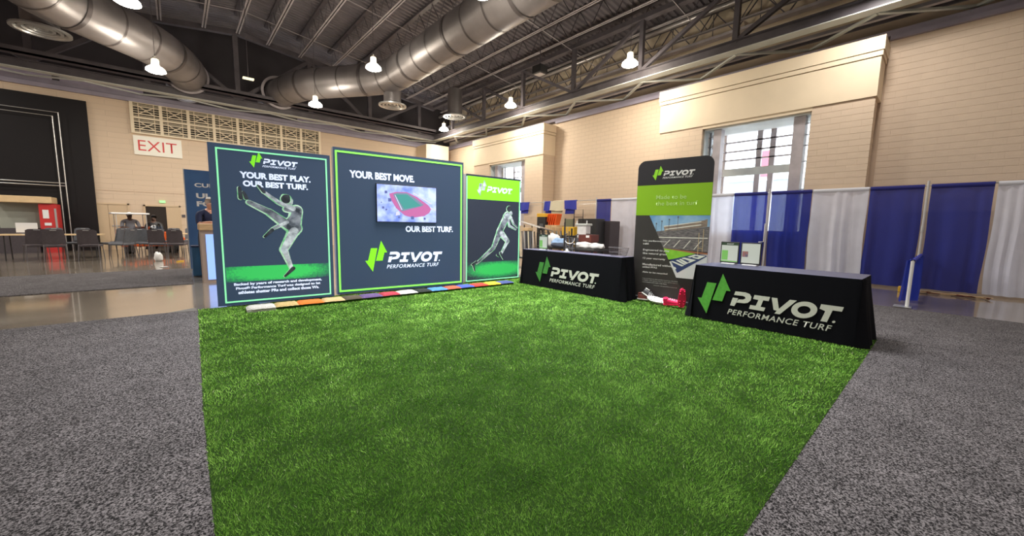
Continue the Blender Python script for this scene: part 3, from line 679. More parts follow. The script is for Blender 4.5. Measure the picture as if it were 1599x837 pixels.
M['fig_dark'] = printed('player print dark', (0.012, 0.016, 0.025), (0.045, 0.055, 0.075), 12, .3)
M['fig_white'] = printed('player print pale', (0.20, 0.23, 0.27), (0.60, 0.66, 0.72), 10, .4)
M['grass_print'] = printed('printed grass', (0.015, 0.22, 0.05), (0.03, 0.55, 0.10), 25, .6)
M['grass_print2'] = printed('printed grass fading', (0.015, 0.08, 0.07), (0.02, 0.26, 0.10), 25, .55)
def grass_fade(name, base, cx, cz, rx, rz_, e=.6):
    m = mat(name, base, .6); nt = m.node_tree; b = nt.nodes['Principled BSDF']
    tc = nt.nodes.new('ShaderNodeTexCoord'); mp = nt.nodes.new('ShaderNodeMapping'); mp.inputs['Location'].default_value = (-cx/rx, 0, -cz/rz_); mp.inputs['Scale'].default_value = (1/rx, 0, 1/rz_)
    g = nt.nodes.new('ShaderNodeTexGradient'); g.gradient_type = 'SPHERICAL'; n = nt.nodes.new('ShaderNodeTexNoise'); n.inputs['Scale'].default_value = 45
    nt.links.new(tc.outputs['Object'], mp.inputs[0]); nt.links.new(mp.outputs[0], g.inputs[0]); nt.links.new(tc.outputs['Object'], n.inputs['Vector'])
    ad = nt.nodes.new('ShaderNodeMath'); ad.operation = 'MULTIPLY_ADD'; ad.inputs[1].default_value = .5; nt.links.new(n.outputs['Fac'], ad.inputs[0]); nt.links.new(g.outputs['Fac'], ad.inputs[2])
    r = nt.nodes.new('ShaderNodeValToRGB'); nt.links.new(ad.outputs[0], r.inputs[0]); el = r.color_ramp.elements
    el[0].position = .27; el[0].color = (*base, 1); el[1].position = .75; el[1].color = (0.03, 0.42, 0.09, 1); k = el.new(.5); k.color = (0.02, 0.20, 0.075, 1)
    nt.links.new(r.outputs[0], b.inputs['Base Color']); nt.links.new(r.outputs[0], b.inputs['Emission Color']); b.inputs['Emission Strength'].default_value = e
    return m
def display(A, ang, L, H, label, mface, mline, inset, D=.12, lw=.014):
    d = thing('display_wall', label, 'display', (A[0], A[1], .04), ang)
    MB().box(0, L, 0, D, 0, H).build('frame', M['bx_side'], d)
    MB().box(.0, L, -.012, -.001, .0, H).build('face_panel', mface, d)
    if mline:
        a, b, c, e = inset; y = -.020
        MB().box(a, b, y, -.012, c, c+lw*2).build('light_line', mline, d); MB().box(a, b, y, -.012, e-lw*2, e).build('light_line', mline, d)
        MB().box(a, a+lw*2, y, -.012, c+lw*2, e-lw*2).build('light_line', mline, d); MB().box(b-lw*2, b, y, -.012, c+lw*2, e-lw*2).build('light_line', mline, d)
    MB().box(.1, .5, D, D+.35, -.01, .02).box(L-.5, L-.1, D, D+.35, -.01, .02).build('foot', M['alum'], d)
    return d
def figure(parent, limbs, y, name='player_print'):
    """printed athlete: rim-lit silhouette, grey body over it, pale cloth patches"""
    rim = MB(); mid = MB(); pale = MB(); dark = MB()
    for a, b, ra, rb, tone in limbs:
        flat(rim, capsule(a, b, ra, rb), y)
        k = .88 if tone == 'd' else .74; dx, dz = .009, .003
        tgt = {'m': mid, 'p': pale, 'd': dark}[tone]
        flat(tgt, capsule((a[0]+dx, a[1]+dz), (b[0]+dx, b[1]+dz), ra*k, rb*k), y-.0012-(.0006 if tone == 'p' else 0)-(.0012 if tone == 'd' else 0))
    o = rim.build(name, M['fig_rim'], parent, fix=False)
    for nm, q, m in (('body_tone', mid, 'fig_mid'), ('highlight_tone', pale, 'fig_white'), ('shadow_tone', dark, 'fig_dark')):
        if q.v: q.build(nm, M[m], o, fix=False)
# panel 1
a1 = math.atan2(6.716-6.826, 1.933-.388)
p1 = display((.388, 6.826), a1, 1.55, 2.30, 'tall navy light panel with a kicking player, leftmost of three', M['bx_navy'], M['ln_aqua'], (.085, 1.50, .04, 2.24), lw=.010)
flat(MB(), [(.115, .565), (1.475, .565), (1.475, .34), (.115, .34)], -.0135).build('grass_print', grass_fade('grass print fading left', (0.024, 0.042, 0.080), .72, .47, .95, .20, .75), p1, fix=False)
logo(p1, -.016, .420, 1.962, .394, .400, M['pr_lime'], M['pr_white'])
letters('lettering', 'YOUR BEST PLAY.', (.345, 1.258, 1.845, 1.938), M['pr_white'], p1, -.016, bold=.05)
letters('lettering', 'OUR BEST TURF.', (.378, 1.217, 1.728, 1.815), M['pr_white'], p1, -.016, bold=.05)
letters('lettering', 'Backed by years of research and development,', (.199, 1.364, .275, .325), M['pr_white'], p1, -.016, bold=.045)
letters('lettering', 'Pivot\u00ae Performance Turf was designed to let', (.22, 1.342, .215, .265), M['pr_white'], p1, -.016, bold=.045)
letters('lettering', 'athletes shatter PRs and collect those Ws.', (.245, 1.32, .158, .205), M['pr_white'], p1, -.016, bold=.045)
figure(p1, [
 ((.43, 1.50), (.68, 1.365), .038, .055, 'm'), ((.68, 1.365), (.93, 1.16), .060, .085, 'm'),       # raised leg
 ((.335, 1.56), (.325, 1.70), .032, .022, 'd'), ((.40, 1.56), (.37, 1.64), .03, .02, 'd'),          # boot
 ((.96, 1.15), (1.02, 1.13), .10, .10, 'm'), ((.99, 1.10), (1.04, 1.40), .105, .095, 'm'),            # hips, torso
 ((.99, 1.08), (.845, .80), .085, .062, 'p'), ((.845, .80), (.935, .51), .058, .032, 'p'),           # standing leg
 ((.955, .50), (.84, .385), .034, .018, 'd'),                                                        # boot
 ((.99, 1.43), (.80, 1.52), .05, .036, 'p'), ((.80, 1.52), (.625, 1.66), .036, .024, 'p'), ((.62, 1.66), (.55, 1.75), .026, .014, 'd'),
 ((1.03, 1.36), (.90, 1.22), .05, .038, 'm'), ((.90, 1.22), (.715, 1.12), .036, .026, 'p'), ((.70, 1.10), (.60, 1.0), .028, .018, 'd'),
 ((.90, 1.57), (.905, 1.575), .075, .075, 'd'), ((.955, 1.55), (.96, 1.52), .05, .04, 'p'), ((1.05, 1.40), (.90, 1.42), .06, .05, 'm')], -.017)
fm = MB()
flat(fm, [(.955, 1.64), (.985, 1.60), (.975, 1.53), (.945, 1.51), (.965, 1.55), (.965, 1.60)], -.0205); flat(fm, [(.85, 1.60), (.87, 1.63), (.90, 1.645), (.87, 1.65), (.845, 1.63)], -.0205)
fm.build('helmet_highlight', M['fig_rim'], p1, fix=False)
# panel 2
a2 = math.atan2(6.59-6.83, 4.422-2.019)
p2 = display((2.019, 6.83), a2, 2.42, 2.47, 'wide navy light panel with a mounted screen, middle of three', M['bx_navy'], M['ln_lime'], (.03, 2.385, .04, 2.42))
letters('lettering', 'YOUR BEST MOVE.', (.246, 1.391, 1.992, 2.118), M['pr_white'], p2, -.016, bold=.045)
letters('lettering', 'OUR BEST TURF.', (1.21, 2.186, 1.075, 1.19), M['pr_white'], p2, -.016, bold=.045)
logo(p2, -.016, .353, .260, .940, .965, M['pr_lime'], M['pr_white'])
tv = thing('wall_screen', 'flat screen showing a stadium from the air, mounted on the middle light panel', 'screen', p2.matrix_basis @ Vector((0, 0, 0)), a2)
tv.location = (2.019, 6.83, .0); 
MB().box(.672, 1.816, -.06, -.021, 1.288, 1.972).build('bezel', M['black'], tv, bevel=.004)
M['scr0'] = mat('screen picture pale blue', (0.13, 0.19, 0.52), .3, col2=(0.42, 0.50, 0.85), scale=5); M['scr0'].node_tree.nodes['Principled BSDF'].inputs['Emission Strength'].default_value = .85
_nt = M['scr0'].node_tree; _nt.links.new([n for n in _nt.nodes if n.type == 'VALTORGB'][0].outputs[0], _nt.nodes['Principled BSDF'].inputs['Emission Color'])
def scr(n, c, e=.75): return mat(n, tuple(x*.3 for x in c), .3, emit=c, estr=e)
M['scrdk'] = scr('screen dark blue', (0.13, 0.16, 0.42))
picture = flat(MB(), [(.684, 1.302), (1.804, 1.302), (1.804, 1.958), (.684, 1.958)], -.0605).build('picture', M['scr0'], tv, fix=False)
flat(MB(), [(.90, 1.80), (1.03, 1.84), (1.23, 1.845), (1.42, 1.77), (1.64, 1.63), (1.70, 1.555), (1.66, 1.48), (1.56, 1.42), (1.34, 1.385), (1.18, 1.42), (1.02, 1.55), (.93, 1.70)], -.0612).build('running_track', scr('screen pink track', (0.60, 0.17, 0.42)), tv, fix=False)
flat(MB(), [(.97, 1.795), (1.05, 1.825), (1.23, 1.83), (1.38, 1.75), (1.55, 1.63), (1.50, 1.60), (1.15, 1.50), (1.12, 1.50)], -.0616).build('infield_print', scr('screen dull green', (0.22, 0.30, 0.42)), tv, fix=False)
flat(MB(), [(1.01, 1.79), (1.225, 1.805), (1.50, 1.61), (1.17, 1.535)], -.062).build('field_print', scr('screen green field', (0.08, 0.36, 0.34)), tv, fix=False)
st = MB(); flat(st, [(1.34, 1.83), (1.36, 1.845), (1.72, 1.66), (1.70, 1.64)], -.062); flat(st, [(1.0, 1.78), (1.01, 1.785), (1.14, 1.52), (1.12, 1.52)], -.0624)
flat(st, [(1.01, 1.41), (1.10, 1.43), (1.07, 1.50), (1.02, 1.48)], -.062); flat(st, [(1.68, 1.60), (1.80, 1.54), (1.79, 1.52), (1.69, 1.56)], -.062)
st.build('stands_print', scr('screen white stands', (0.75, 0.75, 0.95)), tv, fix=False)
for x, z, w_ in ((.77, 1.53, .04), (.83, 1.50, .03), (.82, 1.80, .05), (.88, 1.66, .06), (1.06, 1.37, .03), (.75, 1.63, .02), (1.3, 1.35, .06), (1.55, 1.35, .04)): flat(MB(), [(x, z), (x+w_, z+.005), (x+w_*.9, z+w_), (x, z+w_)], -.0618).build('tree_print', M['scrdk'], tv, fix=False)
# panel 3
a3 = math.atan2(6.681-6.766, 6.049-4.622)
p3 = display((4.622, 6.766), a3, 1.46, 2.29, 'navy light panel with a running player under a lime band, rightmost of three', M['bx_dark'], None, None)
flat(MB(), [(.02, 1.775), (1.435, 1.775), (1.445, 2.25), (.02, 2.25)], -.0135).build('lime_band', M['pr_lime'], p3, fix=False)
bb = MB(); bb.box(.0, .020, -.02, -.012, .03, 2.24).box(1.423, 1.443, -.02, -.012, .03, 2.24).box(.0, 1.443, -.02, -.012, .01, .030); bb.build('light_line', M['ln_aqua'], p3)
flat(MB(), [(.02, .42), (1.42, .42), (1.42, .03), (.02, .03)], -.0135).build('grass_print', grass_fade('grass print fading right', (0.020, 0.026, 0.045), .85, .24, 1.0, .22, .5), p3, fix=False)
logo(p3, -.016, .185, 1.782, .605, .615, M['fig_white'], M['pr_white'], sub=False)
figure(p3, [
 ((1.08, 1.45), (.86, 1.08), .10, .085, 'm'), ((.86, 1.06), (.70, .72), .085, .058, 'm'), ((.70, .72), (.27, .40), .055, .032, 'm'),
 ((.25, .42), (.14, .37), .034, .02, 'd'), ((.17, .38), (.21, .24), .03, .018, 'd'),
 ((.92, 1.04), (1.10, .87), .085, .055, 'p'), ((1.10, .87), (.93, .60), .05, .034, 'p'), ((.90, .60), (.98, .46), .034, .018, 'd'), ((.80, .56), (.86, .52), .02, .015, 'd'),
 ((1.08, 1.47), (1.14, 1.22), .045, .036, 'p'), ((1.14, 1.22), (1.33, 1.14), .034, .022, 'p'), ((1.18, 1.42), (1.26, 1.27), .035, .03, 'p'), ((1.26, 1.27), (1.38, 1.18), .026, .015, 'm'),
 ((1.12, 1.60), (1.125, 1.605), .075, .075, 'd'), ((1.17, 1.52), (1.19, 1.50), .05, .04, 'p'), ((1.02, 1.43), (1.13, 1.45), .07, .06, 'p')], -.017)

# ------------------------------------------------------------------ turf samples along the panels
SAMP = [('white', .66, 1.00, (0.55, 0.53, 0.50)), ('sand coloured', 1.00, 1.29, (0.50, 0.36, 0.15)), ('bright orange', 1.29, 1.63, (0.75, 0.16, 0.02)), ('tan', 1.64, 1.94, (0.55, 0.38, 0.18)),
 ('dark brown', 1.94, 2.21, (0.07, 0.055, 0.035)), ('purple', 2.21, 2.54, (0.10, 0.06, 0.17)), ('crimson', 2.55, 2.85, (0.34, 0.03, 0.05)), ('pale grey', 2.85, 3.18, (0.50, 0.50, 0.47)),
 ('black', 3.18, 3.45, (0.012, 0.018, 0.014)), ('light blue', 3.45, 3.78, (0.06, 0.20, 0.55)), ('brick red', 3.78, 4.07, (0.35, 0.08, 0.04)), ('royal blue', 4.07, 4.38, (0.04, 0.07, 0.35)),
 ('red', 4.40, 4.72, (0.55, 0.03, 0.02)), ('yellow', 4.74, 5.04, (0.80, 0.45, 0.02)), ('navy', 5.06, 5.38, (0.04, 0.06, 0.18))]
for i, (nm, x0, x1, c) in enumerate(SAMP):
    m = mat(nm+' turf sample', c, .95, var=.25, scale=90, bump=.8, bscale=150)
    y0 = 6.24-.012*i; h = .055; t = thing('turf_sample', '%s turf sample piece in the row along the foot of the light panels' % nm, 'turf sample', (x0, y0, .03), -.07+random.uniform(-.02, .02), 'coloured turf samples')
    Ls = x1-x0+.01
    def f(u, v, Ls=Ls, h=h, i=i):
        e = min(1, 6*u, 6*(1-u), 5*v, 5*(1-v)); ru = 0
        if i == 0 and u < .25: ru = (1-u/.25)**2*.07
        return (u*Ls, v*(.27-2*ru)+ru, h*(.45+.55*e**.5)+random.uniform(-.002, .002))
    MB().grid(f, 16, 12).build('pile_cushion', m, t, smooth=True)
    MB().box(.005, Ls-.005, .01, .26, -.015, h*.45).build('backing', M['turf_base'] if i else m, t)

# ------------------------------------------------------------------ tables with printed cloths
def cloth_table(label, loc, L, D, H, lab_cloth, flare, spread, seed, lg):
    t = thing('folding_table', label, 'table', loc, -math.pi/2)
    MB().box(.03, L-.03, .03, D-.03, H-.06, H-.02).build('tabletop', M['tabletop'], t)
    for x in (.2, L-.2):
        for y in (.12, D-.12): MB().tube([(x, y, -.0), (x, y, H-.06)], .014, 8).build('leg', M['alum'], t)
    c = thing('table_cloth', lab_cloth, 'tablecloth', loc, -math.pi/2)
    rnd = random.Random(seed); ph = [rnd.uniform(0, 6.28) for _ in range(6)]
    # perimeter loop: closed rounded rectangle with folds growing to the hem
    per = []; N = 64
    def ring(k):
        P = []; s_ = k
        fl = flare*s_
        n1, n2 = 60, 22
        def side(ax, ay, bx, by, nx_, ny_, n, foldamp, left=0, right=0):
            for i in range(n):
                u = i/n; x = ax+(bx-ax)*u; y = ay+(by-ay)*u
                edge = min(u, 1-u)*2
                w_ = foldamp*s_*(math.sin(u*n*.55+ph[0])*.6+math.sin(u*n*1.2+ph[1])*.4)*(1 if foldamp > .01 else .4+.6*(1-edge))
                P.append((x+nx_*(fl+w_), y+ny_*(fl+w_)))
        hx = spread*s_
        side(-hx, 0, L+hx, 0, 0, -1, n1, .006)
        side(L+hx, 0, L+hx, D, 1, 0, n2, .028)
        side(L+hx, D, -hx, D, 0, 1, n1, .01)
        side(-hx, D, -hx, 0, -1, 0, n2, .020)
        return P
    rows = [0, .04, .15, .35, .6, .8, 1.0]; mb = MB(); cnt = None
    for q in rows:
        P = ring(q); cnt = len(P); z = H*(1-q)+.004*q
        if q == 0: z = H
        for x, y in P: mb.v.append((x, y, z))
    for r in range(len(rows)-1):
        for k in range(cnt): j = (k+1) % cnt; mb.f.append((r*cnt+k, r*cnt+j, (r+1)*cnt+j, (r+1)*cnt+k))
    mb.build('skirt', M['blackcloth'], c, smooth=True)
    MB().prismz([(.0, .0), (L, .0), (L, D), (0, D)], H-.018, H+.003).build('top_sheet', M['topcloth_sheen'], c, bevel=.004)
    # hanging corner fold at the near right
    for cx, sg in ((L+spread*.6, 1), (-spread*.4, -1)):
        MB().grid(lambda u, v: (cx+sg*(.02+.10*v**1.5)*math.sin(u*3.1)-.03*sg, -.01+u*.16-.05*v, H*(1-v)+.006*v), 10, 12).build('corner_fold', M['blackcloth'], c, smooth=True)
    return t, c
t1, c1 = cloth_table('long folding table under a black cloth, left one near the display panels', (5.63, 6.05, .02), 2.44, .38, .75, 'black printed cloth on the left table', .015, .07, 3, None)
t2, c2 = cloth_table('folding table under a black cloth, right one at the turf corner', (5.55, 2.345, .02), 1.77, .70, .75, 'black printed cloth on the right table', .03, .07, 5, None)
M['cl_green'] = mat('green cloth print', (0.08, 0.34, 0.035), .8, var=.1, scale=30); M['cl_white'] = mat('white cloth print', (0.58, 0.58, 0.52), .8, var=.04, scale=40)
M['cl_green2'] = mat('dim green cloth print', (0.04, 0.20, 0.03), .8, var=.15, scale=30)
def tilt_holder(c, flare, H): # print lies on the slightly flared front
    e = bpy.data.objects.new('front_print', None); C.objects.link(e); e.parent = c; return e
def cloth_logo(c, ox, oz, sx, sz, mg, flare, H):
    before = set(bpy.data.objects)
    logo(c, 0.0, ox, oz, sx, sz, mg, M['cl_white'])
    for o in set(bpy.data.objects)-before:
        co = np.empty(len(o.data.vertices)*3); o.data.vertices.foreach_get('co', co); co = co.reshape(-1, 3)
        q = 1-co[:, 2]/H; co[:, 1] = -(flare*q+.009*q)-.006; o.data.vertices.foreach_set('co', co.ravel())
cloth_logo(c2, -.052, -.02, 1.0, 1.0, M['cl_green'], .03, .75)
cloth_logo(c1, .335-.06+.012, .0, 1.015, .945, M['cl_green2'], .015, .75)

# ------------------------------------------------------------------ things on the tables
def tablet(label, loc, rz, photo):
    t = thing('tablet', label, 'tablet', loc, rz)
    o = MB().box(-.128, .128, 0, .012, .012, .325).build('case', M['black'], t, bevel=.006)
    flat(MB(), [(-.112, .035), (.112, .035), (.112, .31), (-.112, .31)], -.001).build('screen', scr('tablet page '+label[:9], (0.62, 0.66, 0.58), .5), t, fix=False)
    g = MB()
    if photo == 1:
        flat(g, [(-.112, .275), (.112, .275), (.112, .31), (-.112, .31)], -.002); g.build('page_header', mat('dark page header', (0.03, 0.06, 0.03), .4), t, fix=False)
        g = MB(); flat(g, [(-.105, .06), (-.02, .06), (-.02, .20), (-.105, .20)], -.002); flat(g, [(-.112, .036), (.112, .036), (.112, .05), (-.112, .05)], -.002); g.build('page_picture', scr('page green '+label[:6], (0.2, 0.5, 0.12), .6), t, fix=False)
        letters('lettering', 'PIVOT', (-.04, .05, .285, .30), M['white'], t, -.003, bold=.02)
    elif photo == 2:
        flat(g, [(-.105, .12), (-.03, .12), (-.03, .20), (-.105, .20)], -.002); g.build('page_picture', mat('page photo', (0.45, 0.18, 0.12), .5, col2=(.1, .12, .2), scale=30), t, fix=False)
    MB().box(-.09, .09, -.04, .09, 0, .014).build('stand_base', M['white'], t, bevel=.003); MB().beam((0, .07, .01), (0, .012, .16), .06, .006).build('stand_arm', M['white'], t)
    for ch in t.children:
        pass
    return t
tb = [tablet('black framed tablet with a green page, left of the pair on the right table', (6.08, 2.10, .775), -math.pi/2-.05, 1),
      tablet('black framed tablet with a small portrait, right of the pair on the right table', (6.08, 1.825, .775), -math.pi/2+.02, 2),
      tablet('black framed tablet with a green page on the left table', (5.80, 5.62, .775), -math.pi/2, 1)]
cs = thing('card_stand', 'small empty white stand on the left table', 'stand', (5.80, 4.97, .775))
MB().box(-.04, .04, -.04, .04, 0, .012).build('base', M['white'], cs); MB().beam((.02, 0, .01), (0, 0, .06), .06, .004).build('back', M['white'], cs)
wbk = thing('wire_basket', 'black wire basket at the right end of the left table', 'basket', (5.82, 3.80, .775))
for z, s_ in ((.005, .75), (.07, .9), (.15, 1.0)):
    MB().tube([(.13*s_*math.cos(a), .19*s_*math.sin(a), z) for a in [2*math.pi*k/28 for k in range(28)]], .0028, 5, closed=True).build('hoop', M['steel'], wbk)
wv = MB()
for k in range(28): a = 2*math.pi*k/28; wv.tube([(.0975*math.cos(a), .1425*math.sin(a), .005), (.13*math.cos(a), .19*math.sin(a), .15)], .0018, 4)
wv.build('wires', M['steel'], wbk, kind='stuff')

# ------------------------------------------------------------------ roll-up banner
bd = Vector((0.14477787, -0.98946418)); bang = math.atan2(bd.y, bd.x)
bn = thing('roll_up_banner', 'tall black and lime roll-up banner with a stadium photo between the two tables', 'banner', (6.12, 3.62, .015), bang)
MB().box(-.02, 1.17, -.07, .12, 0, .07).build('cassette_base', M['black'], bn, bevel=.01)
def rr_outline(x0, x1, z0, z1, r):
    p = [(x0, z0), (x1, z0)]
    for k in range(9): a = math.pi/2*k/8; p.append((x1-r+r*math.cos(a), z1-r+r*math.sin(a)))
    for k in range(9): a = math.pi/2+math.pi/2*k/8; p.append((x0+r+r*math.cos(a), z1-r+r*math.sin(a)))
    return p
BX0, BX1 = -.055, 1.145
MB().prism(rr_outline(BX0, BX1, .06, 2.40, .13), .0, .012).build('sheet', mat('black banner print', (0.009, 0.008, 0.011), .45), bn)
flat(MB(), [(BX0, 1.478), (BX1, 1.478), (BX1, 1.985), (BX0, 1.985)], -.001).build('lime_band', mat('lime banner print', (0.19, 0.37, 0.005), .4), bn, fix=False)
flat(MB(), [(BX0, .06), (.9, .06), (.69, .46), (.186, 1.476), (BX0, 1.476)], -.0032).build('charcoal_print', mat('charcoal banner print', (0.026, 0.022, 0.021), .5, var=.1, scale=3), bn, fix=False)
flat(MB(), [(.186, 1.476), (BX1, 1.476), (BX1, 1.16), (.32, 1.16)], -.001).build('sky_print', mat('banner sky print', (0.10, 0.24, 0.42), .4, col2=(.30, .45, .58), scale=3), bn, fix=False)
M['stand_p'] = mat('banner stand print', (0.06, 0.055, 0.06), .4, col2=(.19, .17, .17), scale=14, stretch=(1, 1, 5))
stp = MB(); flat(stp, [(.25, 1.20), (.6, 1.24), (1.145, 1.30), (1.145, .90), (.40, .93), (.30, 1.12)], -.0015); stp.build('stand_print', M['stand_p'], bn, fix=False)
flat(MB(), [(.44, 1.29), (1.06, 1.40), (1.11, 1.42), (1.11, 1.30), (.46, 1.21)], -.002).build('press_box_print', mat('press box print', (0.30, 0.22, 0.15), .4, col2=(.12, .1, .1), scale=12, stretch=(1, 1, 6)), bn, fix=False)
wp = MB(); flat(wp, [(.47, 1.25), (1.02, 1.335), (1.02, 1.32), (.47, 1.235)], -.0022); flat(wp, [(.44, 1.30), (1.02, 1.385), (1.02, 1.372), (.44, 1.285)], -.0022); flat(wp, [(.35, 1.115), (1.13, 1.125), (1.13, 1.11), (.35, 1.10)], -.0022)
for k in range(4): x = .45+.16*k; flat(wp, [(x, .96-.01*k), (x+.015, .96-.01*k), (x+.115, 1.075), (x+.10, 1.075)], -.0022)
wp.build('aisle_print', mat('white print', (0.6, 0.58, 0.52), .5), bn, fix=False)
flat(MB(), [(.44, .93), (1.145, .885), (1.145, .86), (.42, .90)], -.0023).build('rail_print', mat('brick rail print', (0.30, 0.12, 0.06), .5), bn, fix=False)
flat(MB(), [(.44, .93), (.49, .92), (1.0, .86), (.56, .74), (.50, .74)], -.0024).build('field_print', mat('banner field print', (0.16, 0.42, 0.02), .5, col2=(.24, .52, .04), scale=8), bn, fix=False)
flat(MB(), [(.69, .45), (1.145, .45), (1.145, .86), (.99, .858), (.55, .70)], -.0018).build('margin_print', mat('white margin print', (0.55, 0.56, 0.56), .5), bn, fix=False)
flat(MB(), [(.576, .74), (.975, .865), (1.14, .845), (1.13, .825), (.705, .528)], -.0026).build('endzone_print', mat('navy end zone print', (0.02, 0.035, 0.12), .5), bn, fix=False)
for pts_ in [[(0.593, 0.711), (0.626, 0.721), (0.805, 0.659), (0.77, 0.643)], [(0.67, 0.736), (0.705, 0.75), (0.839, 0.685), (0.805, 0.671)], [(0.72, 0.755), (0.748, 0.769), (0.873, 0.707), (0.839, 0.689)], [(0.761, 0.781), (0.804, 0.792), (0.985, 0.764), (0.887, 0.711), (0.859, 0.717), (0.892, 0.738), (0.82, 0.763), (0.777, 0.767)], [(0.849, 0.806), (0.955, 0.851), (1.119, 0.836), (1.021, 0.781), (0.923, 0.796), (0.936, 0.812), (0.999, 0.806), (1.025, 0.822), (0.977, 0.83), (0.888, 0.798)], [(0.632, 0.625), (0.669, 0.625), (0.689, 0.6), (0.661, 0.575)]]: flat(MB(), pts_, -.0036).build('end_zone_mark', mat('end zone letters', (0.62, 0.64, 0.58), .5), bn, fix=False)
mg_ = MB(); mg_.box(.995, 1.003, -.004, -.003, .85, 1.20).box(1.06, 1.068, -.004, -.003, .90, 1.26).box(.995, 1.068, -.004, -.003, .95, .958)
mg_.build('goal_post_print', mat('pale gold print', (.48, .36, .20), .5), bn)
pol = MB()
for x, h in ((.31, 1.33), (.40, 1.37), (.52, 1.40), (.66, 1.44)): pol.box(x, x+.006, -.003, -.002, 1.2, h); pol.box(x-.008, x+.014, -.003, -.002, h, h+.02)
pol.build('floodlight_print', M['steel'], bn)
mw = mat('banner white print', (0.60, 0.58, 0.56), .5); mw2 = mat('banner grey print', (0.36, 0.36, 0.34), .5)
logo(bn, -.004, .145, 2.02, .430, .405, mat('banner lime emblem', (0.22, 0.52, 0.01), .5), mw)
letters('lettering', 'Made to be', (.283, .771, 1.745, 1.815), mat('pale lime print', (0.36, 0.55, 0.16), .5), bn, -.003, bold=.004)
letters('lettering', 'the best in turf', (.283, .944, 1.642, 1.712), bpy.data.materials['pale lime print'], bn, -.003, bold=.004)
for tx, x0, x1, z0, z1 in (('No performance', .105, .50, 1.02, 1.055), ('infill', .105, .20, .975, 1.005), ('Engineered to play', .11, .56, .86, .90), ('like natural grass', .11, .52, .80, .84), ('12 year warranty', .115, .50, .715, .755),
  ('Manufactured without', .115, .64, .615, .650), ('added PFAS', .115, .37, .570, .60), ('Able to be recycled', .12, .55, .475, .51)):
    letters('lettering', tx, (x0, x1, z0, z1), mw, bn, -.005, bold=.012)
for tx, x0, x1, z0, z1 in (('I do not have to take perfect bounces, the field', .13, .72, .372, .392), ('is faster than grass, but it also gives you a', .13, .72, .342, .362), ('consistent and safe ride feel.', .13, .55, .312, .332), ('Head of performance', .33, .72, .268, .285)):
    letters('lettering', tx, (x0, x1, z0, z1), mw2, bn, -.005, bold=.004)
MB().tube([(.54, .03, .05), (.54, .03, 2.36)], .012, 8).build('support_pole', M['alum'], bn)

# ------------------------------------------------------------------ shoes on the turf
def shoe(label, loc, rz, m, msole, stripe=None, tip=0.0, rx=0.0, studs=True):
    t = thing('sports_shoe', label, 'shoe', loc, rz, 'sports shoes on the turf'); t.rotation_euler = (rx, tip, rz)
    def up(u, v):   # u along from heel to toe, v around upper
        a = math.pi*v; wdt = .046*(0.75+.35*math.sin(math.pi*min(1, u*1.05)**1.3))*(1 if u < .85 else math.sqrt(max(0, 1-((u-.85)/.155)**2))); 
        h = (.095 if u < .28 else .095-(u-.28)*.085) ; h *= (1 if u < .8 else math.sqrt(max(.02, 1-((u-.8)/.21)**2)))
        if u < .06: wdt *= .75+u*4; h *= .9+u*1.6
        zz = math.sin(a)**.75*h
        return (u*.29, -math.cos(a)*wdt, .018+zz)
    MB().grid(up, 18, 10).build('upper', m, t, smooth=True)
    MB().grid(lambda u, v: (u*.295-.003, (v-.5)*.105*(0.75+.35*math.sin(math.pi*min(1, u*1.05)**1.3))*(1 if u < .85 else math.sqrt(max(.01, 1-((u-.85)/.155)**2))), .019), 18, 2).build('insole', msole, t)
    n = 16; out = []
    for k in range(n+1): u = k/n; out.append((u*.3-.005, .053*(0.75+.35*math.sin(math.pi*min(1, u*1.05)**1.3))*(1 if u < .85 else math.sqrt(max(.0, 1-((u-.85)/.155)**2)))))
    pts = out+[(x, -y) for x, y in reversed(out[:-1])]
    MB().prismz(pts, .006, .024).build('sole', msole, t)
    MB().tube([(.09+.0*math.cos(a)+.035*math.cos(a)-.05, .026*math.sin(a), .112) for a in [2*math.pi*k/16 for k in range(16)]], .008, 6, closed=True).build('collar', msole if stripe else m, t, smooth=True)
    la = MB()
    for k in range(4): x = .11+.03*k; la.tube([(x, -.026, .098-.01*k), (x+.006, 0, .108-.011*k), (x, .026, .098-.01*k)], .0035, 5)
    la.build('laces', M['white'] if stripe or studs else m, t)
    if studs:
        sd = MB()
        for x in (.02, .065, .18, .225, .27):
            for y in (-.03, .03): sd.tube([(x, y, .008), (x, y, -.016)], [.011, .006], 6)
        sd.build('studs', msole, t)
    if stripe:
        sp = MB()
        for k in range(3):
            for sg in (-1, 1): sp.beam((.12+.022*k, sg*.052, .03), (.105+.022*k, sg*.044, .085), .009, .006)
        sp.build('stripes', stripe, t)
    return t
M['whitesole'] = mat('white sole', (0.7, 0.68, 0.64), .5)
shoe('dark brown shoe with a white sole on the turf, leftmost by the banner foot', (6.00, 3.48, .04), math.radians(-70), M['brownshoe'], M['whitesole'], None, studs=False)
shoe('black shoe with white stripes standing behind the brown shoe', (6.02, 3.42, .15), math.radians(-78), M['black'], M['whitesole'], M['white'], tip=.50, rx=-.25, studs=False)
shoe('white studded shoe lying on the turf in front of the banner', (5.97, 3.16, .075), math.radians(-72), M['whitesole'], M['white'], None, rx=-2.2)
shoe('white studded shoe resting against the pink one', (5.98, 2.97, .085), math.radians(110), M['whitesole'], M['white'], None, rx=2.5, tip=-.15)
shoe('hot pink studded shoe lying on the turf beside the right table', (5.90, 2.95, .05), math.radians(-80), M['pink'], M['pink'], None, rx=.35, tip=-.12)
shoe('hot pink studded shoe standing upright on its toe beside the right table', (5.86, 2.645, .325), math.radians(28), M['pink'], M['pink'], None, tip=1.42)

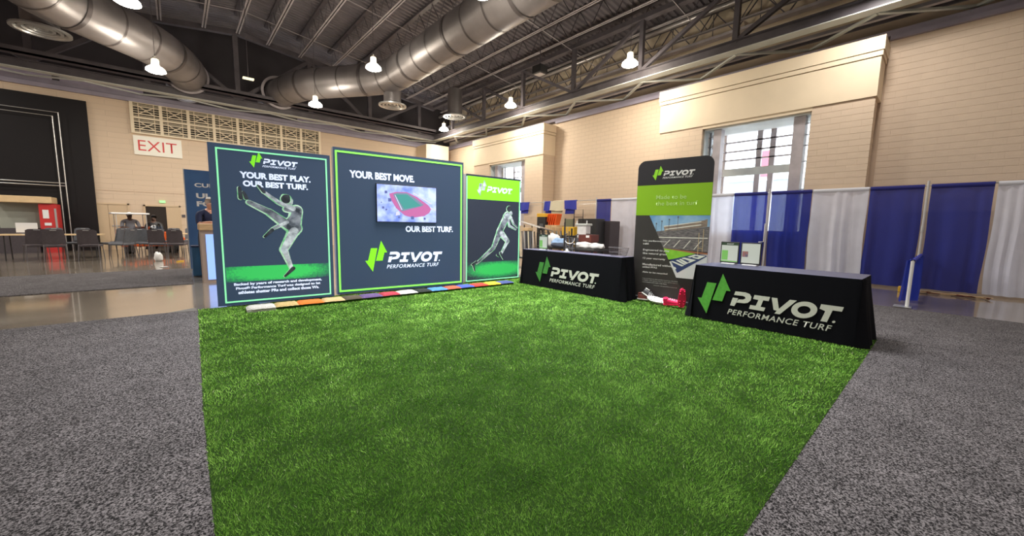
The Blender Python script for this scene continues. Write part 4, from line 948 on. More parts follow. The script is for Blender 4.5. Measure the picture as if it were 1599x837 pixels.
# ------------------------------------------------------------------ pipe and drape on the right
DX = 12.35
def drape(y0, y1, col, label, z1=2.33, z0=.05, seed=0, lean=0.0, parent=None, folds=None):
    rnd = random.Random(seed); f = folds or max(3, int(abs(y1-y0)*5)); ph = rnd.uniform(0, 6); ph2 = rnd.uniform(0, 6)
    t = thing('drape', label, 'drape', (DX, y0, 0), 0, 'pipe and drape curtains along the right wall')
    L = y1-y0
    def fn(u, v):   # u along, v 0 top..1 bottom
        a = .012+.045*v; yy = u*L + (lean*v if u > .5 else 0)*(u-.5)*2 + .02*v*math.sin(7*v+ph)
        return (-.012+a*(math.sin(u*f*2*math.pi*(1+.12*math.sin(u*5+ph2))+ph+.8*v)*(.35+.3*math.sin(u*7+ph))+math.sin(u*f*.8*math.pi+ph2)*.7), yy, z1-.035-(z1-.035-z0)*v)
    MB().grid(fn, max(24, f*8), 12).build('curtain', M['drape_'+col], t, smooth=True)
    MB().grid(lambda u, v: (.034*math.cos(v*2*math.pi)-.004, u*L, z1-.05+.05*math.sin(v*2*math.pi)), 10, 10).build('rod_pocket', M['pocket_'+col], t, smooth=True)
M['pocket_b'] = mat('dark blue doubled cloth', (0.016, 0.018, 0.17), .85); M['pocket_w'] = mat('white doubled cloth', (0.62, 0.62, 0.68), .85)
drape(8.48, 9.12, 'b', 'royal blue drape beside the stacked carts', seed=1)
drape(6.75, 8.46, 'w', 'white drape between the narrow blue drape and the roll-up banner', seed=2)
drape(4.92, 6.73, 'w', 'white drape hidden mostly behind the roll-up banner', seed=12)
drape(4.27, 4.90, 'w', 'narrow white drape just right of the roll-up banner', seed=3)
drape(3.42, 4.25, 'b', 'royal blue drape behind the tablets, left of the gap with the hook', seed=4)
drape(2.43, 3.32, 'b', 'royal blue drape right of the gap with the hook', seed=5)
drape(1.35, 2.41, 'w', 'white drape behind the right table end', seed=6)
drape(.46, 1.33, 'b', 'royal blue drape left of the tall pole', seed=7)
drape(-.50, .36, 'b', 'royal blue drape right of the tall pole', seed=8)
drape(-1.60, -.54, 'w', 'white drape at the far right edge', seed=9)
drape(-2.7, -1.62, 'b', 'royal blue drape beyond the far right white one', seed=10)
for y, d in ((-2.75, 'at the far right'), (.41, 'between the two right blue drapes'), (3.37, 'in the gap between two blue drapes'), (6.2, 'behind the roll-up banner'), (9.15, 'left of the narrow blue drape'), (11.97, 'in front of the carts'), (14.9, 'behind the third light panel')):
    p = thing('drape_pole', 'tall pale metal drape pole %s' % d, 'pole', (DX-.02, y, 0), 0, 'drape frame poles')
    MB().tube([(0, 0, 0), (0, 0, 2.40)], .021, 10).build('pole', M['polepaint'], p, smooth=True)
    MB().cbox(0, 0, .006, .4, .4, .010).build('base_plate', M['alum'], p)
    MB().tube([(0, 0, 1.30), (0, 0, 1.42)], .032, 10).build('sleeve', M['alum'], p, smooth=True)
for a, b, d in ((-2.75, .41, 'rightmost span'), (.41, 3.37, 'span over the right table'), (3.37, 6.2, 'span before the near window'), (6.2, 9.15, 'span behind the banner'), (9.15, 11.97, 'bare span carrying folded cloths'), (11.97, 14.9, 'bare span behind the third light panel')):
    tag(MB().tube([(DX, a+.03, 2.30), (DX, b-.03, 2.30)], .016, 8).tube([(DX, a+.03, 2.16), (DX, (b if a > 9 else a+.05)-.03, 2.16)], .006, 6).build('drape_rail', M['alum'], smooth=True), 'horizontal metal drape rail, %s' % d, 'rail', 'drape frame rails')
# hook bracket and cloths over the bare rails
hk = MB().tube([(DX-.06, 3.40, 1.45), (DX-.06, 3.40, .95), (DX-.06, 3.52, .93)], .012, 6); tag(hk.build('pole_hook', M['white']), 'white hook bracket hanging in the drape gap', 'hook')
def folded(y0, y1, col, za, zb_, label, seed=1):
    rnd = random.Random(seed); L = y1-y0
    t = thing('folded_cloth', label, 'cloth', (DX, y0, 2.32), 0, 'cloths folded over the bare drape rail')
    def fr(u, v): return (-.03-.02*v+.012*math.sin(u*9+seed), u*L+.05*v*math.sin(seed), -v*za+.02*math.sin(u*5+seed)*v)
    def bk(u, v): return (.03+.02*v, u*L*.8+.1*v+.05, -v*zb_)
    MB().grid(fr, 12, 6).build('front_flap', M[col], t, smooth=True); MB().grid(bk, 12, 6).build('back_flap', M[col], t, smooth=True)
    MB().grid(lambda u, v: (.03*math.cos(v*math.pi), u*L, .02*math.sin(v*math.pi)), 8, 6).build('top_fold', M[col], t, smooth=True)
folded(12.9, 13.55, 'blue_s', .36, .50, 'royal blue cloth folded over the rail beside the third light panel', 1)
folded(11.45, 11.90, 'blue_s', .40, .54, 'royal blue cloth folded over the rail, left of the cream cloth', 2)
folded(10.80, 11.58, 'cream', .40, .55, 'cream cloth folded over the rail', 3)
folded(10.12, 10.78, 'blue_s', .36, .54, 'royal blue cloth folded over the rail, right of the cream cloth', 4)
# side rail drape toward the aisle
sd = thing('side_drape', 'low royal blue side drape ending at the aisle carpet', 'drape', (9.45, .37, 0))
MB().grid(lambda u, v: (u*2.8, .12*math.sin(u*26+.8)*(.7+.3*v)*(1-.5*u), .80-(.80-.08)*v), 90, 8).build('curtain', M['drape_b'], sd, smooth=True)
MB().grid(lambda u, v: (u*2.8, .03*math.cos(v*2*math.pi), .79+.038*math.sin(v*2*math.pi)), 10, 10).build('rod_pocket', M['blue_s'], sd, smooth=True)
sp = thing('short_drape_pole', 'short pale metal pole at the aisle end of the low blue drape', 'pole', (9.40, .37, 0))
MB().tube([(0, 0, 0), (0, 0, .80)], .024, 10).build('pole', M['white'], sp, smooth=True); MB().cbox(-.05, .05, .018, .28, .22, .008).build('base_plate', M['alum'], sp)
MB().tube([(0, 0, .80), (2.9, 0, .80)], .014, 8).build('side_rail', M['alum'], sp)
# drape retainer cord gap next to pole and cables on the floor
cb = thing('cable_bundle', 'brown cables lying on the floor under the right blue drape', 'cable', (11.9, .1, 0))
for k in range(5):
    rnd = random.Random(k); pts = [(rnd.uniform(-.12, .12), -.75+.1*i+rnd.uniform(-.03, .03), .012+.008*k) for i in range(13)]
    MB().tube(pts, .009, 5).build('cable', M['brownshoe'] if k % 2 else M['tabletop'], cb)
tag(MB().box(11.72, 11.80, .53, .63, 0, .12).build('yellow_block', M['yellow'], bevel=.01), 'small yellow block on the floor left of the low blue drape', 'block')

# ------------------------------------------------------------------ stored equipment behind the left table
def cart(label, loc, rz, w_, l_, h_, col):
    t = thing('flat_cart', label, 'cart', loc, rz)
    MB().box(-w_/2, w_/2, -l_/2, l_/2, h_, h_+.06).build('deck', M[col], t, bevel=.01)
    for x in (-w_/2+.08, w_/2-.08):
        for y in (-l_/2+.08, l_/2-.08): o = MB().tube([(x-.02, y, .06), (x+.02, y, .06)], .06, 12).build('wheel', M['black'], t); MB().tube([(x, y, .08), (x, y, h_)], .015, 6).build('caster_stem', M['alum'], t)
    return t
def simple(name, label, cat, parts, loc, rz=0):
    t = thing(name, label, cat, loc, rz)
    for nm, mb, m in parts: mb.build(nm, M[m] if isinstance(m, str) else m, t, bevel=.008)
    return t
cart('black flat cart under the storage bins', (11.3, 10.5, 0), 0, .8, 1.7, .3, 'black')
simple('storage_bin', 'tall black bin with an orange lid beside the drape pole', 'bin', [('body', MB().box(-.25, .25, -.23, .23, .37, 1.62), 'black'), ('lid', MB().box(-.26, .26, -.24, .24, 1.62, 1.76), 'yellow'), ('label', MB().box(-.262, -.25, -.12, .08, 1.2, 1.35), 'chair_g')], (11.3, 10.86, 0))
cn = thing('orange_chair_stack', 'leaning stack of orange plastic seats behind the tilted table', 'chair stack', (11.3, 10.37, 1.30))
for k in range(5): MB().cbox(0, .25-.11*k, .22, .3, .035, .46, rx=.25).build('seat_shell', M['orange'], cn, bevel=.01)
simple('carton', 'tan carton under the orange seats', 'box', [('body', MB().box(-.25, .25, -.3, .3, .37, 1.30), 'tabletop'), ('tape', MB().box(-.252, .252, -.03, .03, .38, 1.302), 'wood')], (11.3, 10.33, 0))
simple('carton', 'tan carton right of the orange seats', 'box', [('body', MB().box(-.2, .2, -.2, .2, .3, 1.22), 'wood'), ('tape', MB().box(-.202, .202, -.02, .02, .3, 1.222), 'tabletop')], (10.9, 9.75, 0))
simple('carton', 'yellowish carton below the trolley frame', 'box', [('body', MB().box(-.25, .25, -.25, .25, .3, 1.25), 'yellow'), ('tape', MB().box(-.252, .252, -.02, .02, .3, 1.252), 'tabletop')], (10.8, 9.05, 0), .1)
simple('mesh_chair', 'green grey mesh office chair among the stored goods', 'chair', [('backrest', MB().box(-.02, .03, -.17, .17, 1.05, 1.55), mat('olive mesh', (.20, .21, .13), .7)), ('frame', MB().box(-.03, .04, -.21, -.17, 1.0, 1.57).box(-.03, .04, .17, .21, 1.0, 1.57), 'black'), ('seat', MB().box(-.45, .0, -.22, .22, .75, .82), 'black'), ('post', MB().box(-.22, -.18, -.02, .02, .12, .75), 'black'), ('foot', MB().box(-.45, .05, -.03, .03, .03, .12).box(-.23, -.17, -.28, .28, .03, .12), 'black')], (11.45, 9.72, 0), .15)
simple('tilted_table', 'grey folding table leaning at a slant behind the left tablet', 'table', [('top', MB().cbox(0, 0, 1.26, .75, 1.25, .035, rx=.20, ry=.15), 'alum'), ('leg', MB().beam((-.2, .4, 1.3), (-.1, .5, 0), .03, .03), 'black'), ('leg', MB().beam((.2, .4, 1.3), (.3, .5, 0), .03, .03), 'black'), ('leg', MB().beam((-.2, -.4, 1.15), (-.1, -.5, 0), .03, .03), 'black'), ('leg', MB().beam((.2, -.4, 1.15), (.3, -.5, 0), .03, .03), 'black')], (10.0, 10.1, 0))
rk = thing('chair_rack', 'black rack with a row of pale folded chairs behind the white bags', 'rack', (10.5, 9.3, 0))
MB().box(-.3, .3, -.75, .75, .90, .95).box(-.3, .3, -.75, .75, .2, .25).build('shelf', M['black'], rk)
for y in (-.74, .74): MB().box(-.3, -.26, y-.02, y+.02, .06, 1.2).build('upright', M['black'], rk)
for k in range(14): MB().beam((-.31, -.66+.1*k, .62), (-.31, -.62+.1*k+(.04 if k % 2 else -.03), 1.10), .03, .025).build('folded_chair', M['alum'] if k % 3 else M['chair_g'], rk)
simple('yellow_crate', 'small yellow crate on the left end of the stored goods', 'crate', [('body', MB().box(-.12, .12, -.14, .14, 1.08, 1.19), 'tabletop'), ('stand', MB().box(-.1, .1, -.12, .12, 0, 1.08), 'chair_g')], (9.5, 10.0, 0))
ck = thing('chair_trolley', 'dark wheeled rack of folded chairs left of the tablet on the left table', 'trolley', (9.1, 9.3, 0))
MB().box(-.3, .3, -.5, .5, .15, .2).build('deck', M['black'], ck)
for k in range(9): MB().beam((-.28, -.42+.1*k, .2), (-.24, -.30+.1*k, 1.08), .025, .03).build('folded_chair', [M['black'], M['alum'], M['chair_g'], M['cream']][k % 4], ck)
for y in (-.48, .48): MB().tube([(-.3, y, .02), (-.3, y, 1.05), (.3, y, 1.05), (.3, y, .02)], .015, 6).build('rail_hoop', M['black'], ck)
def bag(label, loc, s, m, seed):
    rnd = random.Random(seed); t = bmesh.new(); bmesh.ops.create_icosphere(t, subdivisions=3, radius=1)
    from mathutils import noise
    for v in t.verts:
        n = noise.noise(v.co*1.7+Vector((seed, 0, 0)))*.35+noise.noise(v.co*4+Vector((seed, 3, 0)))*.15
        v.co = v.co*(1+n); v.co.z = max(v.co.z, -.75)
        v.co = Vector((v.co.x*s[0], v.co.y*s[1], (v.co.z+.75)*s[2]))
    me = bpy.data.meshes.new('cloth_bundle'); t.to_mesh(me); t.free(); me.materials.append(M[m]); me.polygons.foreach_set('use_smooth', [True]*len(me.polygons))
    o = bpy.data.objects.new('cloth_bundle', me); C.objects.link(o); o.location = loc; return tag(o, label, 'bundle')
simple('bundle_bench', 'low dark bench carrying the white bundles behind the left table', 'bench', [('seat', MB().box(-.35, .35, -1.3, 1.1, .66, .72), 'black'), ('leg', MB().box(-.3, -.25, -1.2, -1.15, 0, .66), 'black'), ('leg', MB().box(-.3, -.25, .95, 1.0, 0, .66), 'black'), ('leg', MB().box(.25, .3, -1.2, -1.15, 0, .66), 'black'), ('leg', MB().box(.25, .3, .95, 1.0, 0, .66), 'black')], (9.5, 8.1, -.12))
bag('white cloth bundle right of the left tablet, upper one', (9.5, 8.75, .60), (.25, .30, .23), 'offwhite', 1)
M['paleblue'] = mat('pale blue cloth', (0.30, 0.45, 0.68), .8, bump=.3, bscale=20)
bag('pale blue cloth bundle next to the upper white one', (9.45, 8.42, .60), (.22, .26, .17), 'paleblue', 2)
bag('white cloth bundle beside the narrow blue drape', (9.5, 7.45, .60), (.2, .36, .11), 'offwhite', 3)
bag('white cloth bundle nearest the narrow blue drape', (9.6, 7.05, .60), (.2, .25, .10), 'offwhite', 4)
bag('dark blue cloth bundle low behind the left tablet stand', (9.2, 8.2, .60), (.15, .35, .08), 'jeans', 5)
hc = thing('luggage_cart', 'black wheeled carrier with a pale looped cord behind the left table', 'cart', (8.5, 7.17, 0))
for y in (-.2, .2): MB().tube([(0, y, .08), (0, y, 1.02), (.1, y, 1.05)], .02, 8).build('upright', M['black'], hc)
MB().box(-.02, .3, -.22, .22, .08, .12).build('toe_plate', M['black'], hc)
for z in (.3, .62, .95): MB().tube([(0, -.2, z), (0, .2, z)], .014, 6).build('cross_bar', M['black'], hc)
MB().tube([(-.03, .19*math.cos(a), .96+.16*math.sin(a)-.02) for a in [math.pi+math.pi*k/12 for k in range(13)]], .012, 6).build('cord', M['offwhite'], hc)
for y in (-.12, 0, .12): MB().tube([(.02, y, .3), (.02, y+.05, .95)], .03, 6).build('strap', M['chair_g'], hc)
for y in (-.25, .25): MB().tube([(.1, y-.02, .08), (.1, y+.02, .08)], .08, 12).build('wheel', M['black'], hc)
simple('equipment_case', 'large black case at the right of the stored goods', 'case', [('body', MB().box(-.25, .25, -.35, .45, 0, 1.55), 'black'), ('handle', MB().box(-.27, -.25, -.1, .1, 1.2, 1.24), 'alum')], (11.2, 8.45, 0))
simple('equipment_case', 'shorter dark case against the narrow blue drape', 'case', [('body', MB().box(-.3, .3, -.3, .3, 0, 1.48), 'chair_d'), ('latch', MB().box(-.32, -.3, -.05, .05, 1.0, 1.1), 'alum')], (11.80, 8.2, 0))
tf = thing('trolley_frame', 'thin black trolley handle standing above the black case', 'trolley', (10.75, 8.72, 0))
MB().tube([(0, -.2, .05), (0, -.2, 1.86), (0, .2, 1.86), (0, .2, .05)], .012, 6).build('handle', M['black'], tf); MB().tube([(0, -.2, 1.6), (0, .2, 1.6)], .01, 6).build('cross_bar', M['black'], tf)
MB().box(-.3, .02, -.22, .22, .04, .08).build('deck', M['black'], tf)
mc = thing('cleaning_machine', 'grey white machine with a broad top in front of the black case', 'machine', (10.0, 7.88, 0))
MB().cbox(0, 0, 1.33, .3, .48, .07).build('top_plate', M['flange'], mc, bevel=.02); MB().box(-.12, .12, -.2, .18, .9, 1.30).build('body', M['offwhite'], mc, bevel=.03); MB().box(-.1, .1, -.22, .22, 0, .9).build('base', M['chair_g'], mc)
for y in (-.2, .2): MB().tube([(-.1, y, 1.30), (-.1, y, 1.46)], .018, 8).build('knob_post', M['white'], mc)
simple('red_toolbox', 'brownish red toolbox with a white sticker below the machine', 'toolbox', [('body', MB().box(-.2, .2, -.25, .25, .80, 1.02), 'brownshoe'), ('sticker', MB().box(-.205, -.2, -.18, -.05, .93, 1.0), 'white'), ('handle', MB().box(-.02, .02, -.1, .1, 1.02, 1.05), 'black'), ('stand', MB().box(-.18, .18, -.22, .22, 0, .80), 'brownshoe')], (9.85, 7.55, 0))
bp_ = MB().tube([(8.0, 6.95, 0), (8.0, 6.95, 1.38)], .022, 8).tube([(7.85, 6.95, .02), (8.15, 6.95, .02)], .02, 6).tube([(8.0, 6.8, .02), (8.0, 7.1, .02)], .02, 6); tag(bp_.build('stanchion', M['black']), 'thin black upright post in front of the red toolbox', 'post')

# ------------------------------------------------------------------ left: lectern counter, blue banner
lc = thing('counter', 'light wood counter with a glowing blue front, left of the kicking player panel', 'counter', (.36, 9.85, 0))
MB().box(0, 1.2, 0, .6, 0, 1.06).build('body', mat('taupe counter body', (0.36, 0.27, 0.22), .5), lc)
MB().box(-.02, 1.22, -.03, .63, 1.06, 1.19).build('worktop', M['wood'], lc, bevel=.01)
M['glowblue'] = mat('glowing blue front', (0.25, 0.42, 0.9), .3, emit=(0.26, 0.42, 0.95), estr=.85)
MB().box(.075, 1.12, -.012, 0, .06, .98).build('lit_front', M['glowblue'], lc)
letters('lettering', 'C', (.20, .33, .44, .56), M['pr_white'], lc, -.014, bold=.03)
lc['label'] = 'light wood counter with a glowing blue front, left of the kicking player panel'
bb_ = thing('fabric_banner', 'blue fabric banner with white lettering behind the wooden counter', 'banner', (.23, 12.6, 0))
MB().box(0, 2.0, 0, .05, .02, 2.50).build('sheet', mat('blue banner cloth', (0.035, 0.10, 0.26), .6, col2=(.05, .14, .33), scale=1.5), bb_)
letters('lettering', 'CUR', (.18, .60, 2.08, 2.18), M['white'], bb_, -.003, bold=.03)
letters('lettering', 'ULT', (.20, .66, 1.80, 1.93), M['white'], bb_, -.003, bold=.04)
letters('lettering', 'FO', (.20, .52, 1.60, 1.73), M['white'], bb_, -.003, bold=.04)
MB().box(-.02, 0, 0, .05, .0, 2.52).build('edge_profile', M['alum'], bb_)
simple('blue_tub', 'blue plastic tub standing beside the counter', 'tub', [('body', MB().prismz([(-.13, -.2), (.13, -.2), (.13, .2), (-.13, .2)], .02, .68), mat('teal blue plastic', (0.03, 0.13, 0.28), .4)), ('rim', MB().box(-.14, .14, -.21, .21, .66, .69), 'navy')], (.36, 11.2, 0))
simple('cushion', 'red edged cushion leaning near the counter', 'cushion', [('pad', MB().cbox(0, 0, .95, .06, .3, .3, ry=.2), 'red')], (.26, 12.2, 0)) if False else None

# ------------------------------------------------------------------ people
def person(label, loc, rz, J, E, cols, hair=None, scale=1.0, cap=None, face=True):
    """J name->(x,y,z,r); E edges; cols list of (set of joint names, material)"""
    t = thing('person', label, 'person', loc, rz); t.scale = (scale,)*3
    names = list(J); idx = {n: i for i, n in enumerate(names)}
    me = bpy.data.meshes.new('body'); me.from_pydata([J[n][:3] for n in names], [(idx[a], idx[b]) for a, b in E], [])
    o = bpy.data.objects.new('body', me); C.objects.link(o)
    sk = o.modifiers.new('skin', 'SKIN'); ss = o.modifiers.new('sub', 'SUBSURF'); ss.levels = 2; ss.render_levels = 2
    for i, n in enumerate(names): r = J[n][3]; r = r if isinstance(r, tuple) else (r, r); me.skin_vertices[0].data[i].radius = r; me.skin_vertices[0].data[i].use_root = (n == 'pelvis')
    m2 = bpy.data.meshes.new_from_object(o.evaluated_get(bpy.context.evaluated_depsgraph_get())); bpy.data.objects.remove(o)
    m2.materials.clear(); mats = []
    for s_, m in cols:
        m2.materials.append(M[m])
    pts = [Vector(J[n][:3]) for n in names]; segs = [(idx[a], idx[b]) for a, b in E]
    for p in m2.polygons:
        p.use_smooth = True; c = p.center; best = None
        for a, b in segs:
            A, B = pts[a], pts[b]; ab = B-A; tt = max(0, min(1, (c-A).dot(ab)/max(ab.length_squared, 1e-9))); d = (A+ab*tt-c).length
            if best is None or d < best[0]: best = (d, names[b])
        for k, (s_, m) in enumerate(cols):
            if best[1] in s_: p.material_index = k; break
    b = bpy.data.objects.new('body', m2); C.objects.link(b); b.parent = t
    H_ = Vector(J['head'][:3]); fd = Vector(J.get('face', (0, -1, 0, 0))[:3]) if 'face' in J else Vector((0, -1, 0))
    if hair or cap:
        bm = bmesh.new(); bmesh.ops.create_uvsphere(bm, u_segments=16, v_segments=10, radius=1)
        bmesh.ops.delete(bm, geom=[v for v in bm.verts if (v.co.z < .15 and v.co.y < .3 if cap else v.co.z < .45 and v.co.y < .15) or v.co.z < -.5], context='VERTS')
        for v in bm.verts: v.co = Vector((v.co.x*.088, v.co.y*.105+.008, v.co.z*.115+.01))+H_
        m3 = bpy.data.meshes.new('hair'); bm.to_mesh(m3); bm.free(); m3.materials.append(M[cap or hair]); m3.polygons.foreach_set('use_smooth', [True]*len(m3.polygons))
        h = bpy.data.objects.new('cap' if cap else 'hair', m3); C.objects.link(h); h.parent = t
        if cap: MB().prismz([(-.07, 0), (.07, 0), (.05, -.10), (-.05, -.10)], -.005, .008).build('cap_brim', M[cap], h).location = H_+Vector((0, -.09, .045))
    if face:
        f = MB(); 
        for sx in (-.032, .032): f.tube([(sx-.012, 0, .0), (sx+.012, 0, .0)], .008, 6)
        f.tube([(-.022, .0, -.062), (.022, .0, -.062)], .005, 6); fo = f.build('eyes_and_mouth', M['black'], t); fo.location = H_+Vector((0, -.088, .01))
        MB().tube([(0, -.082, .012), (0, -.112, -.022), (0, -.085, -.03)], [.008, .014, .008], 6).build('nose', M[cols[0][1]], t).location = H_
    return t
SKN = {'head', 'neck', 'jaw', 'lhand', 'rhand', 'lf1', 'lf2', 'lf3', 'lf4', 'lth', 'rf1', 'rf2', 'rf3', 'rf4', 'rth'}
def hand(J, E, s_, w_, d, up=(0, 0, 1)):
    """four fingers and a thumb from the wrist point w_ along direction d"""
    w_ = Vector(w_); d = Vector(d).normalized(); sd_ = d.cross(Vector(up)).normalized()
    J[s_+'hand'] = (*(w_+d*.06), .030); E.append((s_+'wrist', s_+'hand'))
    for k in range(4):
        b = w_+d*(.10+[.0, .012, .008, -.006][k])+sd_*(.03-.02*k); J[s_+'f%d' % (k+1)] = (*(b+d*[.055, .065, .06, .045][k]-Vector(up)*.02), .008); 
        J[s_+'k%d' % (k+1)] = (*b, .010); E.append((s_+'hand', s_+'k%d' % (k+1))); E.append((s_+'k%d' % (k+1), s_+'f%d' % (k+1)))
    J[s_+'th'] = (*(w_+d*.07+sd_*.055-Vector(up)*.01), .009); E.append((s_+'hand', s_+'th'))
SKN |= {s+'k%d' % k for s in 'lr' for k in range(1, 5)}
# man leaning on the counter, facing right (+x)
J = dict(pelvis=(0, 0, .95, .14), belly=(.0, -.04, 1.10, .15), chest=(.0, -.10, 1.30, .155), ushould=(0, -.15, 1.43, .09), neck=(0, -.18, 1.50, .052), jaw=(0, -.215, 1.56, .068), head=(0, -.21, 1.64, .092),
 lsh=(-.19, -.13, 1.40, .07), lelb=(-.24, -.22, 1.17, .052), lwrist=(-.10, -.42, 1.215, .034), rsh=(.19, -.13, 1.40, .07), relb=(.26, -.22, 1.17, .052), rwrist=(.14, -.42, 1.215, .034),
 lhip=(-.10, 0, .88, .10), lkn=(-.11, -.03, .50, .068), lank=(-.11, .03, .09, .045), ltoe=(-.12, -.12, .04, .04), rhip=(.10, 0, .88, .10), rkn=(.11, -.03, .50, .068), rank=(.11, .03, .09, .045), rtoe=(.12, -.12, .04, .04))
E = [('pelvis', 'belly'), ('belly', 'chest'), ('chest', 'ushould'), ('ushould', 'neck'), ('neck', 'jaw'), ('jaw', 'head'), ('ushould', 'lsh'), ('lsh', 'lelb'), ('lelb', 'lwrist'), ('ushould', 'rsh'), ('rsh', 'relb'), ('relb', 'rwrist'), ('pelvis', 'lhip'), ('lhip', 'lkn'), ('lkn', 'lank'), ('lank', 'ltoe'), ('pelvis', 'rhip'), ('rhip', 'rkn'), ('rkn', 'rank'), ('rank', 'rtoe')]
hand(J, E, 'l', J['lwrist'][:3], (.4, -1, -.05)); hand(J, E, 'r', J['rwrist'][:3], (-.3, -1, -.05))
TORSO = {'pelvis', 'belly', 'chest', 'ushould', 'lsh', 'rsh', 'lelb', 'relb'}; ARMS = {'lwrist', 'rwrist'}; LEGS = {'lhip', 'lkn', 'lank', 'rhip', 'rkn', 'rank'}; FEET = {'ltoe', 'rtoe'}
person('man with white hair in a navy shirt leaning on the wooden counter', (.52, 10.88, 0), .35, J, E, [(SKN | ARMS, 'skin'), (TORSO, 'navy'), (LEGS, 'jeans'), (FEET, 'black')], hair='hair_w')
# two seated figures in the cart
def seated(col, skin, **k):
    J = dict(pelvis=(0, 0, .55, .14), belly=(0, -.01, .72, .145), chest=(0, 0, .92, .15), ushould=(0, 0, 1.05, .09), neck=(0, -.01, 1.12, .05), jaw=(0, -.03, 1.17, .068), head=(0, -.02, 1.25, .088),
     lsh=(-.19, 0, 1.02, .068), lelb=(-.24, -.12, .80, .05), lwrist=(-.12, -.33, .80, .034), rsh=(.19, 0, 1.02, .068), relb=(.24, -.12, .80, .05), rwrist=(.12, -.33, .80, .034),
     lhip=(-.1, -.08, .52, .095), lkn=(-.13, -.45, .50, .066), lank=(-.13, -.47, .14, .045), ltoe=(-.13, -.60, .10, .036), rhip=(.1, -.08, .52, .095), rkn=(.13, -.45, .50, .066), rank=(.13, -.47, .14, .045), rtoe=(.13, -.60, .10, .036))
    E = [('pelvis', 'belly'), ('belly', 'chest'), ('chest', 'ushould'), ('ushould', 'neck'), ('neck', 'jaw'), ('jaw', 'head'), ('ushould', 'lsh'), ('lsh', 'lelb'), ('lelb', 'lwrist'), ('ushould', 'rsh'), ('rsh', 'relb'), ('relb', 'rwrist'), ('pelvis', 'lhip'), ('lhip', 'lkn'), ('lkn', 'lank'), ('lank', 'ltoe'), ('pelvis', 'rhip'), ('rhip', 'rkn'), ('rkn', 'rank'), ('rank', 'rtoe')]
    hand(J, E, 'l', J['lwrist'][:3], (.1, -1, -.2)); hand(J, E, 'r', J['rwrist'][:3], (-.1, -1, -.2))
    return J, E
J, E = seated(0, 0)
person('seated person in a white cap and grey printed shirt in the orange cart', (-1.28, 20.15, .12), .2, J, E, [(SKN | ARMS, 'skin_d'), (TORSO, 'greyshirt'), (LEGS, 'jeans'), (FEET, 'black')], cap='white')
J, E = seated(0, 0)
pb = person('person in a black shirt with white print beside the open door', (-.62, 20.15, .04), -.2, J, E, [(SKN | ARMS, 'skin_d'), (TORSO, 'black'), (LEGS, 'jeans'), (FEET, 'black')], hair='black')
letters('shirt_print', '43', (-.08, .08, .85, .98), M['white'], pb, -.16, bold=.03)

# orange utility cart
uc = thing('utility_cart', 'orange utility cart with a white canopy and one lit headlamp', 'cart', (-.85, 19.95, 0), .15)
MB().prism([(-.75, .25), (.95, .25), (1.0, .55), (.55, .78), (-.2, .82), (-.75, .6)], -.75, -.62).build('front_body', M['orange'], uc, bevel=.03)
MB().box(-.7, .9, -.62, .55, .25, .45).build('chassis', M['black'], uc); MB().box(-.65, .35, -.05, .45, .40, .52).build('bench_seat', M['black'], uc); MB().box(-.65, .35, .42, .52, .5, .95).build('bench_back', M['orange'], uc, bevel=.02)
MB().box(-.9, .1, -.3, .65, 1.40, 1.46).build('canopy', M['white'], uc, bevel=.02)
for x in (-.78, .0):
    for y in (-.25, .6): MB().tube([(x, y, .4), (x, y, 1.41)], .015, 6).build('canopy_post', M['alum'], uc)
for x in (-.5, .7):
    for y in (-.55, .45): MB().tube([(x-.08, y, .22), (x+.08, y, .22)], .22, 16).build('wheel', M['black'], uc)
MB().tube([(-.02, -.78, .74), (-.02, -.74, .74)], .055, 14).build('headlamp', mat('lit headlamp', (.8, .8, 1), .3, emit=(.75, .72, 1.0), estr=12), uc)
MB().box(-.4, .4, -.64, -.60, .80, .98).build('windshield', M['glass'], uc)

# ------------------------------------------------------------------ chairs and tables at left
M['legmetal'] = mat('dark chair leg metal', (0.16, 0.15, 0.16), .35, .7)
def make_chair(label, m, loc, rz):
    t = thing('stacking_chair', label, 'chair', loc, rz, 'stacking chairs around the far tables')
    MB().cbox(0, 0, .44, .44, .44, .06).build('seat', m, t, bevel=.02)
    MB().grid(lambda u, v: ((u-.5)*(.44-.05*v), -.21-.02-.09*v-.03*(1-(2*u-1)**2), .50+.42*v-.03*max(0, abs(2*u-1)-.75)*4*v), 10, 8).build('backrest', m, t, smooth=True)
    bm_ = t.children[-1]; s_ = bm_.modifiers.new('thick', 'SOLIDIFY'); s_.thickness = .03
    MB().box(-.06, .06, -.36, -.34, .885, .90).build('handle_slot', M['alum'], t)
    for sx in (-1, 1):
        MB().tube([(sx*.20, .19, .43), (sx*.22, .22, .0)], .011, 6).build('leg', M['legmetal'], t)
        MB().tube([(sx*.19, -.30, .88), (sx*.20, -.22, .50), (sx*.22, -.28, .0)], .011, 6).build('leg', M['legmetal'], t)
    return t
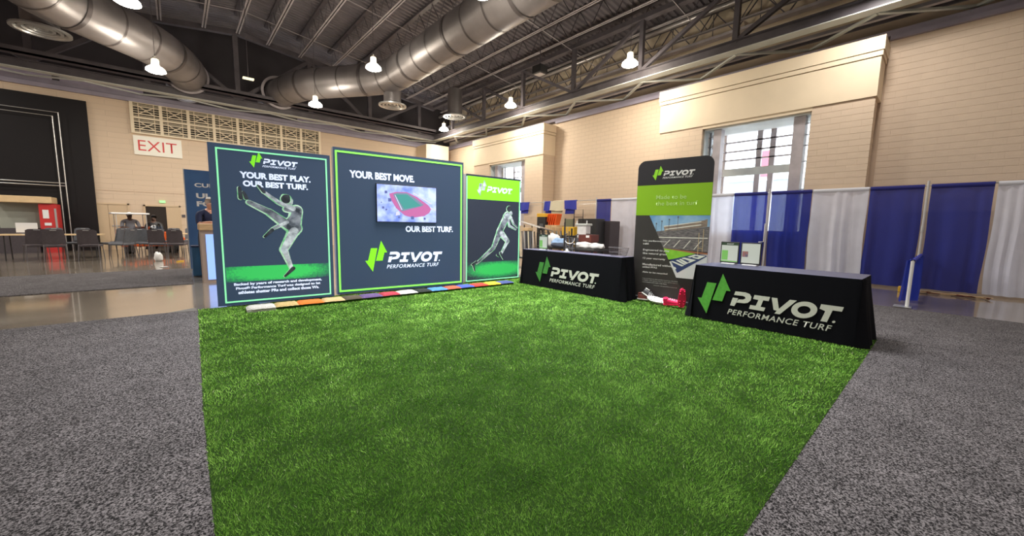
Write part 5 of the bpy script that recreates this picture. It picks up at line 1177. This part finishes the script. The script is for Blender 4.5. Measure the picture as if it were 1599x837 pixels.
CH = [(-3.05, 17.2, .3, 'd', 'at the far left edge of the view'), (-2.62, 16.75, .12, 'd', 'in the front row with a plum back, left of two'), (-1.93, 16.75, -.1, 'd', 'in the front row with a plum back, right of two'), (-2.45, 18.5, 2.7, 'g', 'turned towards the view between the two plum ones'),
 (-1.62, 18.0, 2.2, 'g', 'just right of the plum pair, behind'), (-1.32, 17.3, .9, 'g', 'angled, with its back to the front right'), (-1.45, 18.8, 2.9, 'g', 'behind the angled one'), (-1.05, 18.1, .4, 'g', 'under the cart headlamp, left side'), (-.80, 18.85, -.5, 'g', 'before the cart, near the headlamp'),
 (-.66, 17.6, 2.4, 'g', 'before the cart on its right side'), (-.42, 16.95, -.3, 'd', 'turned right with the seat towards the counter'), (.02, 16.75, -.25, 'd', 'with an orange mark seen past it, by the counter'), (.10, 17.75, -.9, 'd', 'nearest the wooden counter'), (.42, 19.3, 3.0, 'g', 'on the far side of the table by the counter'), (-2.95, 18.3, 3.0, 'g', 'across the table at far left'), (-.2, 18.9, 2.7, 'g', 'far side, in front of the open door')]
protos = {}
for x, y, rz, c, d in CH:
    lb = ('plum grey' if c == 'd' else 'blue grey')+' stacking chair '+d
    if c not in protos: protos[c] = make_chair(lb, M['chair_'+c], (x, y, 0), rz)
    else: dup(protos[c], (x, y, 0), rz, lb)
def ftable(label, x0, x1, y0, y1):
    t = thing('folding_table', label, 'table', (x0, y0, 0))
    MB().box(0, x1-x0, 0, y1-y0, .72, .75).build('tabletop', M['tabletop'], t)
    for x in (.15, x1-x0-.15): MB().tube([(x, .05, 0), (x, .1, .72)], .013, 6).build('leg', M['black'], t); MB().tube([(x, y1-y0-.05, 0), (x, y1-y0-.1, .72)], .013, 6).build('leg', M['black'], t)
    return t
ftable('long tan folding table behind the plum chairs', -3.8, -1.75, 17.35, 18.05)
ftable('tan folding table between chairs and the wooden counter', -.2, .9, 18.0, 18.7)
lp = thing('desk_screen', 'small white screen on the long tan table at far left', 'screen', (-3.25, 17.6, .75))
MB().box(-.2, .2, 0, .02, .05, .33).build('panel', M['white'], lp); MB().box(-.1, .1, -.05, .08, 0, .01).build('base', M['white'], lp); MB().box(-.02, .02, .02, .03, .01, .1).build('neck', M['white'], lp)
wbg = bag('clear plastic bag on the floor under the chairs by the cart', (-.45, 15.6, 0.0), (.10, .10, .16), 'offwhite', 9)
wbg['category'] = 'bag'
tag(MB().prismz([(-.05, 15.0), (.10, 15.05), (.12, 15.2), (.0, 15.12)], .001, .03).build('yellow_wedge', M['yellow']), 'small yellow wedge on the floor beside the blue tub', 'wedge')
tag(MB().cbox(-.30, 13.6, .01, .16, .1, .01, rz=.3).build('paper_scrap', M['white']), 'white paper scrap on the concrete before the far carpet', 'paper')
print('blocks', nb, 'blades', NBL)
